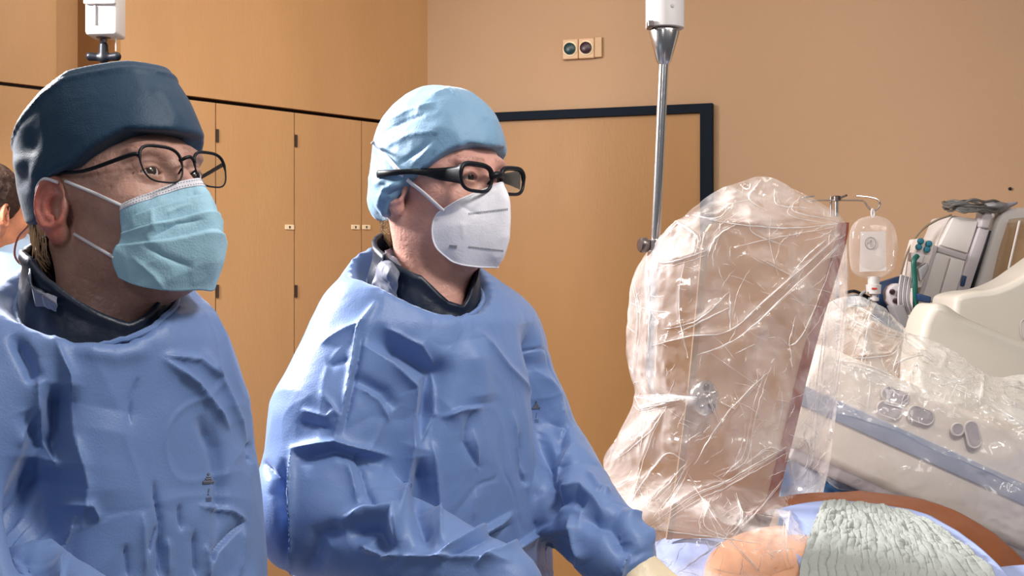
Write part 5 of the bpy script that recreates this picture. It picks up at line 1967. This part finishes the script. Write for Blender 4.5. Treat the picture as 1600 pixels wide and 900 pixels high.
stD = [
    ([(1330, 500), (1380, 520), (1420, 530), (1470, 570)], 6, 0.010, 'r'), ([(1335, 530), (1360, 515), (1375, 520)], 7, 0.008, 'g'), ([(1320, 560), (1390, 555), (1410, 530)], 5, 0.009, 'r'), ([(1395, 570), (1440, 555), (1470, 575)], 5, 0.010, 'r'),
    ([(1440, 580), (1500, 600), (1535, 590)], 5, 0.010, 'r'), ([(1535, 580), (1531, 632)], 5, 0.012, 'r'), ([(1420, 590), (1432, 570), (1440, 595)], 4, 0.008, 'r'), ([(1450, 545), (1475, 560), (1470, 580)], 7, 0.010, 'g'),
    ([(1555, 605), (1600, 600)], 5, 0.010, 'r'), ([(1560, 600), (1570, 625), (1600, 640)], 5, 0.008, 'r'), ([(1280, 560), (1350, 570), (1400, 590)], 5, 0.006, 'r'), ([(1300, 490), (1340, 480), (1390, 510)], 6, 0.007, 'r'),
    ([(1360, 600), (1355, 640)], 4, 0.004, 'r'), ([(1480, 600), (1560, 640), (1600, 665)], 5, 0.006, 'r'), ([(1405, 545), (1395, 580)], 5, 0.008, 'r'), ([(1300, 690), (1350, 700)], 5, 0.004, 'r'), ([(1420, 640), (1380, 630)], 3, 0.003, 'r')]
GD = film_sheet(rowsD[:3], dD[:3], 120, 220, 81, 0.010, stD, 12)
ctrl = [[tuple(P(x, y, d)) for (x, y), d in zip(r, dr)] for r, dr in zip(rowsD[2:], dD[2:])]
GE = patch(np.array(ctrl), 60, 220)
nE = gridnorm(GE); nE = -nE if nE[30, 100, 1] > 0 else nE
fall = np.linspace(0, 1, 60)[:, None]
GE = GE + nE * ((ridged(GE * 9, 88, 3) * 0.010 * fall + ridged(GE * 9, 81, 3) * 0.010 * (1 - fall)))[..., None]
# damp the crumple where the film lies flat on the panel
fl_ = fold_glints(GD, stD, 15, 260, (1262, 480, 1640, 640), 0.0011)
V = np.concatenate([GD.reshape(-1, 3), GE.reshape(-1, 3), np.array([tuple(v) for v in fl_.V])])
nb_ = GD.shape[0] * GD.shape[1] + GE.shape[0] * GE.shape[1]
Fq = np.concatenate([gridfaces(120, 220), gridfaces(60, 220) + 120 * 220]).tolist()
filmD = raw('sterile_drape', V, Fq + [tuple(i + nb_ for i in f) for f in fl_.F], M['filmwhite'])
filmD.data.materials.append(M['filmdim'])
filmD.data.materials.append(M['foldglint'])
me = filmD.data
cz = np.empty(len(me.polygons) * 3); me.polygons.foreach_get('center', cz); cz = cz.reshape(-1, 3)
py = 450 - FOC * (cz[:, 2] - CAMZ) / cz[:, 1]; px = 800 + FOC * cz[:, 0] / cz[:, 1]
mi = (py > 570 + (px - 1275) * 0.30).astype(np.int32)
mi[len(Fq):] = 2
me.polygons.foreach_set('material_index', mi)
tagit(filmD, 'clear crumpled plastic film lying over the sloping detector arm of the X-ray machine', 'drape')

# ================================================================ infusion stand and bag
DI = 3.2
ei = empty('infusion_stand', (P(1307, 320, DI).x, DI, 0), 'thin steel infusion stand with curled hooks behind the film-covered shield', 'infusion stand')
ri = lambda px: px / FOC * DI
pt = P(1307, 312, DI)
b_ = MB(); b_.tube([(pt.x, pt.y, 0.05), (pt.x, pt.y, pt.z + ri(4))], ri(3.6), 20); b_.build('post', M['steel'], ei)
b_ = MB(); b_.tube([(pt.x - ri(7), pt.y + 0.01, pt.z - 0.06), (pt.x - ri(7), pt.y + 0.01, pt.z + ri(5))], ri(2), 10); b_.build('inner_post', M['steel'], ei)
b_ = MB(); b_.lathe((pt.x, pt.y, pt.z - ri(2)), (pt.x, pt.y, 9), [(0, ri(6.5)), (ri(7), ri(6.5)), (ri(8), ri(5))], 20); b_.build('hub', M['darksteel'], ei)
b_ = MB(); b_.tube([P(1309, 311, DI), P(1323, 305, DI - 0.02)], ri(1.7), 8); b_.build('lever', M['darksteel'], ei)
def wire(pts, r, nm, par, m):
    b_ = MB(); b_.tube([Vector(v) for v in crom([tuple(P(*q)) for q in pts], 40)], r, 8); return b_.build(nm, m, par)
wire([(1306, 313, DI), (1340, 313, DI), (1350, 315, DI), (1355, 322, DI), (1361, 328, DI), (1368, 329, DI), (1375, 320, DI), (1371, 312, DI), (1358, 308, DI), (1338, 306, DI)], ri(1.5), 'hook', ei, M['steel'])
wire([(1306, 313, DI), (1280, 313, DI), (1262, 314, DI), (1254, 310, DI), (1262, 308, DI), (1272, 306, DI)], ri(1.4), 'hook', ei, M['steel'])
for k in range(5):
    a_ = k * 2 * math.pi / 5
    b_ = MB(); b_.tube([(pt.x, pt.y, 0.10), (pt.x + 0.25 * math.cos(a_), pt.y + 0.25 * math.sin(a_), 0.03)], 0.012, 10); b_.build('foot', M['steel'], ei)

DB_ = 3.16
eb = empty('infusion_bag', P(1362, 330, DB_), 'clear infusion bag with a white label marked with a circled 1', 'infusion bag')
rb = lambda px: px / FOC * DB_
cx_, cz_ = P(1364, 385, DB_).x, P(1364, 385, DB_).z
out = [(1364, 337), (1384, 341), (1397, 355), (1402, 380), (1400, 405), (1396, 420), (1388, 428), (1374, 435), (1364, 436), (1352, 435), (1338, 430), (1330, 420), (1327, 400), (1327, 370), (1332, 352), (1345, 341)]
oc = np.array([tuple(P(x, y, DB_)) for x, y in out])
o3 = crom(np.concatenate([oc, oc, oc]), 3 * 64 + 1)[64:128]
V = []; F = []
lv = 9
for k in range(lv + 1):
    s_ = 1 - (k / lv)
    for side in (0,):
        pass
ctrb = o3.mean(0)
ringsn = []
for k in range(2 * lv + 1):
    ph = -math.pi / 2 + math.pi * k / (2 * lv)
    s_ = max(math.cos(ph), 0.02) ** 0.55
    yy = math.sin(ph) * 0.022
    R_ = ctrb + (o3 - ctrb) * s_
    R_[:, 1] = DB_ + yy
    ringsn.append(R_)
V = np.concatenate(ringsn)
F = []
for j in range(2 * lv):
    for k in range(64):
        l = (k + 1) % 64
        F.append((j * 64 + k, j * 64 + l, (j + 1) * 64 + l, (j + 1) * 64 + k))
bag = fixnorm(raw('pouch', V, F, M['bagfilm'], eb))
lq = [P(1345, 362, DB_ - 0.019), P(1384, 361, DB_ - 0.019), P(1385, 423, DB_ - 0.019), P(1343, 425, DB_ - 0.019)]
b_ = MB(); b_.prism(lq, Vector((0, 0.001, 0)))
lab = fixnorm(b_.build('label', M['label'], eb, smooth=False))
b_ = MB()
cc = P(1360, 380, DB_ - 0.0205)
b_.tube([cc + Vector((rb(8.2) * math.cos(a_), 0, rb(9.2) * math.sin(a_))) for a_ in np.linspace(0, 2 * math.pi, 33)[:-1]], 0.0008, 5, closed=True)
b_.tube([cc + Vector((-rb(4), 0, -rb(1))), cc + Vector((rb(1.2), 0, rb(5)))], 0.0008, 5)
b_.tube([cc + Vector((rb(1.2), 0, rb(5))), cc + Vector((rb(0.4), 0, -rb(5.5)))], 0.0008, 5)
b_.build('handwritten_number', M['ink'], lab, auto=False)
wire([(1364, 340, DB_), (1362, 334, DB_), (1363, 327, DB_), (1366, 333, DB_), (1365, 340, DB_)], 0.0028, 'hanger', eb, M['whiteplastic'])
pa = P(1365, 432, DB_)
b_ = MB(); b_.lathe(pa, pa - UP, [(0, rb(9)), (rb(12), rb(9)), (rb(13), rb(12)), (rb(27), rb(11)), (rb(28), rb(6)), (rb(32), rb(5)), (rb(33), rb(8)), (rb(38), rb(8)), (rb(39), rb(3))], 24)
port = b_.build('port', M['whiteplastic'], eb)
b_ = MB(); b_.box(pa + Vector((-rb(2), -rb(11.5), -rb(19))), (rb(8), 0.002, rb(3))); b_.build('red_mark', M['red'], port, smooth=False)
b_ = MB(); b_.tube([Vector(v) for v in crom([tuple(pa - UP * rb(38)), tuple(pa - UP * 0.1 + Vector((-0.01, 0, 0))), tuple(pa - UP * 0.3 + Vector((-0.05, 0, 0))), tuple(P(1300, 640, 3.16))], 20)], 0.0022, 6); b_.build('drip_line', M['whiteplastic'], eb)

# ================================================================ anaesthetic trolley, tilted white housings
DV = 3.25


def pr(name, pts, d0, th, m, parent, bev=0.004):
    b_ = MB(); b_.prism([P(x, y, d0) for x, y in pts], Vector((0, th, 0)))
    return fixnorm(b_.build(name, m, parent, bevel=bev))


ev_ = empty('anaesthesia_machine', (P(1530, 400, DV).x, DV + 0.1, 0), 'tilted white anaesthesia machine with grey channels, behind the cream hood', 'medical machine')
pr('housing', [(1487, 336), (1533, 343), (1506, 430), (1486, 495), (1424, 500), (1452, 420)], DV, 0.16, M['whiteplastic'], ev_, 0.008)
pr('upper_cover', [(1489, 340), (1529, 346), (1512, 396), (1468, 383)], DV - 0.008, 0.02, mat('warm_white_cover', (0.62, 0.57, 0.54), 0.45), ev_, 0.003)
pr('groove', [(1467, 384), (1512, 398), (1509, 407), (1464, 393)], DV - 0.004, 0.02, M['midgrey'], ev_, 0.002)
pr('lower_cover', [(1463, 395), (1484, 402), (1464, 470), (1436, 470)], DV - 0.008, 0.02, M['whiteplastic'], ev_, 0.002)
pr('lower_cover', [(1486, 403), (1508, 409), (1492, 470), (1466, 470)], DV - 0.008, 0.02, M['whiteplastic'], ev_, 0.002)
pr('side_rail', [(1460, 383), (1466, 385), (1438, 478), (1431, 474)], DV - 0.012, 0.03, M['midgrey'], ev_, 0.002)
pr('channel', [(1531, 355), (1547, 359), (1516, 452), (1496, 455)], DV - 0.02, 0.06, mat('light_grey_channel', (0.42, 0.38, 0.40), 0.45), ev_, 0.003)
pr('channel_seam', [(1546, 360), (1549, 361), (1520, 455), (1517, 455)], DV - 0.022, 0.02, M['black'], ev_, 0.0005)
pr('display', [(1505, 430), (1511, 432), (1507, 447), (1501, 446)], DV - 0.026, 0.012, M['navyplastic'], ev_, 0.001)
pr('channel_head', [(1537, 322), (1549, 322), (1551, 340), (1546, 358), (1532, 355)], DV - 0.03, 0.05, M['midgrey'], ev_, 0.005)
pr('side_housing', [(1566, 330), (1580, 325), (1640, 322), (1640, 480), (1516, 480), (1548, 372), (1556, 345)], DV + 0.005, 0.18, M['whiteplastic'], ev_, 0.012)
cv = pr('clear_cover', [(1580, 342), (1600, 340), (1650, 340), (1650, 450), (1552, 445), (1566, 385)], DV - 0.03, 0.02, filter_glass('amber_clear_cover', (0.90, 0.82, 0.72), 0.1), ev_, 0.004)
pr('clear_cover_rib', [(1592, 345), (1595, 345), (1578, 420), (1575, 420)], DV - 0.034, 0.004, M['label'], ev_, 0.0008)
b_ = MB(); b_.box(Vector((P(1560, 400, DV).x, DV + 0.12, 0.75)), (0.34, 0.26, 1.5)); fixnorm(b_.build('trolley', M['whiteplastic'], ev_, bevel=0.02))

ec = empty('cable_bundle', P(1530, 325, DV - 0.03), 'coiled grey cables heaped on top of the white anaesthesia machine', 'cables')
rs = np.random.RandomState(3)
for k in range(7):
    x0 = 1474 + rs.uniform(-2, 10); x1 = 1570 - rs.uniform(0, 40) + (20 if k == 1 else 0)
    yb = 324 + rs.uniform(-6, 4)
    pts = []
    for a_ in np.linspace(0, 2 * math.pi, 17)[:-1]:
        pts.append(P((x0 + x1) / 2 + (x1 - x0) / 2 * math.cos(a_) + rs.uniform(-2, 2), yb + (3 + k * 0.8) * math.sin(a_ + k) * 0.9 + rs.uniform(-3.5, 3.5) + 3 * math.cos(a_), DV + 0.02 + 0.07 * math.sin(a_)))
    c3 = np.array([tuple(v) for v in pts])
    cl = crom(np.concatenate([c3, c3, c3]), 3 * 64 + 1)[64:128]
    b_ = MB(); b_.tube([Vector(v) for v in cl], 0.0035, 7, closed=True); b_.build('cable', M['cable'], ec)
o, _ = implicit('cable_head', lambda X, Y, Z: smin(ell(X, Y, Z, tuple(P(1553, 322, DV)), (0.028, 0.03, 0.012)), cap_(X, Y, Z, P(1560, 326, DV), P(1588, 317, DV), 0.012, 0.004), 0.01), tuple(P(1530, 345, DV) - Vector((0, 0.05, 0))), tuple(P(1600, 305, DV) + Vector((0, 0.05, 0))), 0.0025, M['greyplastic'])
reparent(o, ec)
wire([(1487, 336, DV), (1462, 345, DV), (1438, 362, DV), (1420, 390, DV - 0.02), (1410, 420, DV - 0.03), (1405, 445, DV - 0.03), (1408, 470, DV - 0.03), (1412, 492, DV - 0.03)], 0.0028, 'cable', ec, mat('tan_cable', (0.20, 0.15, 0.10), 0.5))

ek = empty('gas_monitor', P(1440, 400, DV - 0.06), 'small white monitor panel with four teal knobs, left of the tilted white housings', 'monitor')
pr('panel', [(1436, 372), (1461, 378), (1458, 395), (1440, 450), (1420, 450), (1428, 400)], DV - 0.07, 0.08, M['label'], ek, 0.004)
for x, y in ((1438, 377), (1451, 381), (1435, 386), (1448, 390)):
    c_ = P(x, y, DV - 0.075)
    b_ = MB(); b_.lathe(c_, c_ - Vector((0, 1, 0)), [(0, rb(5.2)), (0.006, rb(5)), (0.010, rb(3.5)), (0.0105, 0.0005)], 16); b_.build('knob', M['teal'], ek)
pr('socket_block', [(1424, 394), (1446, 398), (1442, 412), (1424, 408)], DV - 0.09, 0.03, M['midgrey'], ek, 0.003)
pr('bracket', [(1436, 420), (1450, 410), (1452, 420), (1440, 440)], DV - 0.09, 0.03, M['greyplastic'], ek, 0.003)
b_ = MB(); b_.tube([Vector(v) for v in crom([tuple(P(1433, 400, DV - 0.12)), tuple(P(1428, 408, DV - 0.13)), tuple(P(1429, 430, DV - 0.13)), tuple(P(1430, 452, DV - 0.13)), tuple(P(1431, 490, DV - 0.12))], 24)], rb(4.2), 14)
o = b_.build('breathing_tube', M['green']); tagit(o, 'short dark green breathing tube hanging before the teal-knobbed panel', 'tube')
ep = empty('monitoring_module', P(1400, 470, DV - 0.1), 'grey medical module with sockets and looped leads, on a navy back plate', 'medical module')
pr('back_plate', [(1374, 442), (1408, 431), (1412, 520), (1366, 500), (1372, 470)], DV - 0.05, 0.03, M['navyplastic'], ep, 0.002)
pr('module', [(1393, 447), (1402, 442), (1414, 446), (1416, 480), (1400, 485), (1389, 470), (1387, 455)], DV - 0.12, 0.05, M['midgrey'], ep, 0.006)
for x, y in ((1394, 456), (1399, 470)):
    c_ = P(x, y, DV - 0.122)
    b_ = MB(); b_.lathe(c_, c_ - Vector((0, 1, 0)), [(0, rb(4.5)), (0.004, rb(4.2)), (0.005, rb(2.5))], 14); b_.build('socket', M['darkred'], ep)
for k in range(6):
    x = 1404 + k * 3.2
    wire([(x + 4, 430 + k, DV - 0.10), (x + 1, 450, DV - 0.12), (x, 470, DV - 0.13), (x + 2 + k, 492, DV - 0.12)], 0.003, 'lead', ep, M['greyplastic'] if k % 2 else M['midgrey'])
pr('drawer', [(1394, 478), (1412, 476), (1424, 505), (1410, 515)], DV - 0.14, 0.05, M['greyplastic'], ep, 0.003)
pr('connector', [(1434, 458), (1456, 464), (1454, 474), (1436, 470)], DV - 0.15, 0.03, M['navyplastic'], ep, 0.003)
eq = empty('cable_coil', P(1340, 462, DV - 0.05), 'small dark cables and clips low beside the infusion bag port', 'cables')
for k, (y0, mm, r) in enumerate(((457, 'black', 0.004), (462, 'greyplastic', 0.003), (466, 'navyplastic', 0.006), (464, 'green', 0.004), (470, 'midgrey', 0.003))):
    wire([(1322 + k * 3, y0, DV - 0.06), (1335 + k * 2, y0 - 2 + k, DV - 0.08), (1350 + k, y0 + 4, DV - 0.05), (1358, y0 + 8, DV - 0.04)], r, 'cable', eq, M[mm])
pr('clip', [(1325, 466), (1350, 468), (1356, 480), (1325, 480)], DV - 0.03, 0.03, M['navyplastic'], eq, 0.003)
wire([(1352, 455, DV - 0.1), (1345, 462, DV - 0.1), (1352, 474, DV - 0.1), (1360, 468, DV - 0.1)], 0.004, 'clip', eq, M['greyplastic'])

# ================================================================ white ceiling arm with a black wing screw, top left
DL = 2.9
rl = lambda px: px / FOC * DL
ew = empty('ceiling_arm', P(157, 0, DL), 'white ceiling-hung arm end with a black wing screw above the navy cap', 'ceiling arm')
b_ = MB(); b_.prism([P(132, 54, DL), P(183, 54, DL), P(183, -120, DL), P(132, -120, DL)], Vector((0, 0.07, 0)))
hs = fixnorm(b_.build('housing', M['whiteplastic'], ew, bevel=0.008))
b_ = MB(); b_.box(P(157, -200, DL) + Vector((0, 0.035, 0.0)), (0.05, 0.05, 0.40)); fixnorm(b_.build('drop_tube', M['whiteplastic'], ew, bevel=0.006))
b_ = MB(); b_.box(P(157, -20, DL) + Vector((0, -0.004, 0)), (rl(50), 0.012, rl(54))); fixnorm(b_.build('cover', M['label'], hs, bevel=0.003))
b_ = MB(); b_.box(P(149, 24, DL) + Vector((0, -0.002, 0)), (rl(3), 0.006, rl(30))); fixnorm(b_.build('slot', M['midgrey'], hs, bevel=0.001))
a = P(154, 53, DL) + Vector((0, 0.035, 0))
b_ = MB(); b_.lathe(a, a - UP, [(0, rl(12)), (rl(2), rl(11)), (rl(4), rl(6)), (rl(9), rl(5)), (rl(11), rl(3)), (rl(14), rl(3))], 24); b_.build('stud', M['darksteel'], ew)
o, _ = implicit('wing_screw', lambda X, Y, Z: smin(smin(cap_(X, Y, Z, a - UP * rl(14), a - UP * rl(34), rl(7), rl(8)),
                cap_(X, Y, Z, a - UP * rl(33), a - UP * rl(31) + Vector((rl(21), 0, 0)), rl(5), rl(7)), 0.006),
                cap_(X, Y, Z, a - UP * rl(33), a - UP * rl(31) - Vector((rl(21), 0, 0)), rl(5), rl(7)), 0.006),
                tuple(a + Vector((-0.06, -0.03, -0.08))), tuple(a + Vector((0.06, 0.03, 0.01))), 0.0015, M['black'])
reparent(o, ew)
b_ = MB(); b_.tube([P(181, 52, DL + 0.03), P(181, 80, DL + 0.03)], rl(1.0), 6); b_.build('wire', M['label'], ew)

# ================================================================ the table, the covered patient and the drapes
et = empty('operating_table', (0.75, 2.0, 0), 'operating table hidden under the patient drapes', 'table')
b_ = MB(); b_.box((0.95, 2.0, 0.93), (1.7, 0.5, 0.06)); fixnorm(b_.build('table_top', M['greyplastic'], et, bevel=0.01))
b_ = MB(); b_.box((0.95, 2.05, 0.48), (0.35, 0.3, 0.86)); fixnorm(b_.build('column', M['whiteplastic'], et, bevel=0.02))
b_ = MB(); b_.box((0.95, 2.05, 0.04), (0.9, 0.5, 0.08)); fixnorm(b_.build('base', M['greyplastic'], et, bevel=0.02))
body, _ = implicit('person', lambda X, Y, Z: smin(smin(ell(X, Y, Z, (0.55, 1.98, 1.03), (0.24, 0.20, 0.096)), ell(X, Y, Z, (0.445, 2.10, 1.062), (0.13, 0.13, 0.085)), 0.05), ell(X, Y, Z, (1.15, 2.02, 0.99), (0.45, 0.17, 0.07)), 0.06),
                  (0.15, 1.7, 0.93), (1.70, 2.25, 1.20), 0.01, M['orange'])
V, N = mesh_arrays(body)
set_verts(body, V + N * (fbm(V * 14, 5, 3) * 0.002)[:, None])
tagit(body, 'person lying on the table, only disinfected orange skin showing between the drapes', 'person')


lower, _ = implicit('surgical_drape', lambda X, Y, Z: smax(smin(ell(X, Y, Z, (1.12, 2.02, 0.99), (0.60, 0.22, 0.115)), ell(X, Y, Z, (1.2, 2.02, 0.86), (0.66, 0.28, 0.12)), 0.1), 0.66 - X, 0.02), (0.6, 1.7, 0.72), (1.95, 2.35, 1.14), 0.010, M['sheetblue'])
V, N = mesh_arrays(lower)
set_verts(lower, V + N * (ridged(V * 7, 8, 2) * 0.006)[:, None])
tagit(lower, 'lavender blue drape over the legs, low in the right corner under the detector arm', 'drape')


def dd(y): return 1.90 + (900 - y) / 120 * 0.33


def drape(name, rows, nu, nv, seed, amp, freq, m, label, cat, dep=None, lift=0.0, strokes=(), thick=0.0015):
    ctrl = [[tuple(P(x, y, (dep[i][j] if dep else dd(y))) + Vector((0, 0, lift))) for j, (x, y) in enumerate(r)] for i, r in enumerate(rows)]
    G = patch(np.array(ctrl), nu, nv)
    n = gridnorm(G)
    if n[nu // 2, nv // 2, 2] < 0: n = -n
    G = G + n * (ridged(G * freq + fbm(G * 3, seed, 2)[..., None] * 0.5, seed, 3) * amp)[..., None]
    V = G.reshape(-1, 3); N = n.reshape(-1, 3)
    V = V + N * strokes_disp(V, N, list(strokes), 1.0)[:, None]
    o = gridobj(name, V.reshape(G.shape), m, None, thick)
    return tagit(o, label, cat)


drape('surgical_drape', [
    [(1212, 800), (1270, 788), (1340, 787), (1420, 800), (1490, 832), (1550, 880), (1590, 930), (1620, 990)],
    [(1228, 826), (1268, 828), (1340, 825), (1410, 840), (1470, 870), (1520, 905), (1560, 950), (1590, 1010)],
    [(1256, 930), (1280, 930), (1330, 930), (1400, 930), (1450, 945), (1500, 975), (1540, 1010), (1560, 1060)],
    [(1256, 1200), (1280, 1200), (1330, 1200), (1400, 1200), (1450, 1200), (1500, 1200), (1540, 1200), (1560, 1200)]], 70, 110, 5, 0.004, 6, M['sheetblue'],
    'lavender blue surgical drape round the grey crinkled cloth', 'drape', None, 0.004)
drape('surgical_drape', [
    [(1015, 850), (1060, 836), (1100, 838), (1140, 850), (1160, 880)],
    [(1020, 880), (1060, 870), (1100, 872), (1135, 890), (1150, 920)],
    [(1020, 1000), (1060, 1000), (1100, 1000), (1130, 1000), (1145, 1000)],
    [(1020, 1250), (1060, 1250), (1100, 1250), (1130, 1250), (1145, 1250)]], 60, 60, 15, 0.006, 8, M['sheetblue'],
    'lavender blue drape under the clear film beside the gloved hand', 'drape', [[2.30, 2.30, 2.30, 2.28, 2.25], [2.16, 2.16, 2.16, 2.14, 2.12], [2.06, 2.06, 2.06, 2.05, 2.04], [2.03] * 5])
drape('brown_tape', [
    [(1150, 800), (1215, 784), (1275, 776), (1330, 774), (1390, 778), (1450, 790), (1510, 814), (1565, 850), (1620, 902)],
    [(1152, 806), (1217, 792), (1275, 784), (1330, 782), (1388, 788), (1448, 804), (1504, 832), (1556, 872), (1608, 932)],
    [(1158, 814), (1222, 802), (1278, 797), (1330, 794), (1385, 799), (1438, 818), (1490, 848), (1538, 895), (1580, 955)]], 24, 140, 25, 0.003, 12, M['brownband'],
    'rust brown tape strip arching round the far rim of the drape', 'tape', [[2.28] * 9, [2.25] * 9, [2.22] * 9], 0.006)
drape('surgical_drape', [
    [(1222, 700), (1250, 712), (1280, 722), (1340, 745), (1400, 765), (1480, 790), (1560, 815), (1640, 840)],
    [(1218, 770), (1245, 770), (1275, 765), (1340, 768), (1400, 782), (1480, 815), (1560, 870), (1640, 930)],
    [(1215, 850), (1245, 850), (1280, 840), (1340, 840), (1400, 850), (1480, 870), (1560, 930), (1640, 990)],
    [(1215, 1100), (1245, 1100), (1280, 1100), (1340, 1100), (1400, 1100), (1480, 1100), (1560, 1100), (1640, 1100)]], 60, 110, 35, 0.014, 7, M['deepblue'],
    'deep blue drape rising behind the rust brown tape strip', 'drape', [[2.62] * 8, [2.46] * 8, [2.40] * 8, [2.38] * 8], 0,
    [([(1300, 760), (1325, 745), (1350, 762)], 7, 0.02, 'r'), ([(1285, 740), (1330, 742), (1380, 765)], 8, -0.01, 'g')])
# crinkled cloth
rowsT = [[(1287, 798), (1325, 798), (1365, 802), (1405, 809), (1442, 823)], [(1272, 830), (1330, 828), (1380, 832), (1430, 838), (1482, 848)], [(1262, 862), (1330, 862), (1390, 862), (1450, 866), (1515, 874)],
         [(1250, 905), (1330, 905), (1400, 905), (1470, 906), (1552, 910)], [(1250, 960), (1330, 960), (1400, 960), (1470, 960), (1560, 965)]]
ctrl = [[tuple(P(x, y, dd(y) - 0.01) + Vector((0, 0, 0.016))) for x, y in r] for r in rowsT]
G = patch(np.array(ctrl), 200, 280)
n = gridnorm(G); n = -n if n[100, 100, 2] < 0 else n
uu, vv = np.meshgrid(np.linspace(0, 1, 200), np.linspace(0, 1, 280), indexing='ij')
q = np.stack([uu * 17, vv * 22, uu * 0], -1)
q = q + np.stack([fbm(q * 0.5, 3, 3), fbm(q * 0.5, 9, 3), q[..., 2]], -1) * 0.35
cell = np.minimum(np.abs(((q[..., 0]) % 1) - 0.5), np.abs(((q[..., 1]) % 1) - 0.5))
cre = np.exp(-((0.5 - np.maximum(np.abs((q[..., 0] % 1) - 0.5), np.abs((q[..., 1] % 1) - 0.5))) / 0.10) ** 2)
hgt = -cre * 0.005 * (0.5 + 0.6 * vnoise(q * 0.7, 12)) + fbm(q * 0.8, 4, 3) * 0.0022 - ridged(q * np.array([0.25, 0.5, 1]), 7, 1) * 0.003
G = G + n * hgt[..., None]
tw = gridobj('crinkled_cloth', G, M['gauze'], None, 0.004)
tagit(tw, 'grey-green crinkled gauze cloth folded over the lavender blue drape', 'cloth')
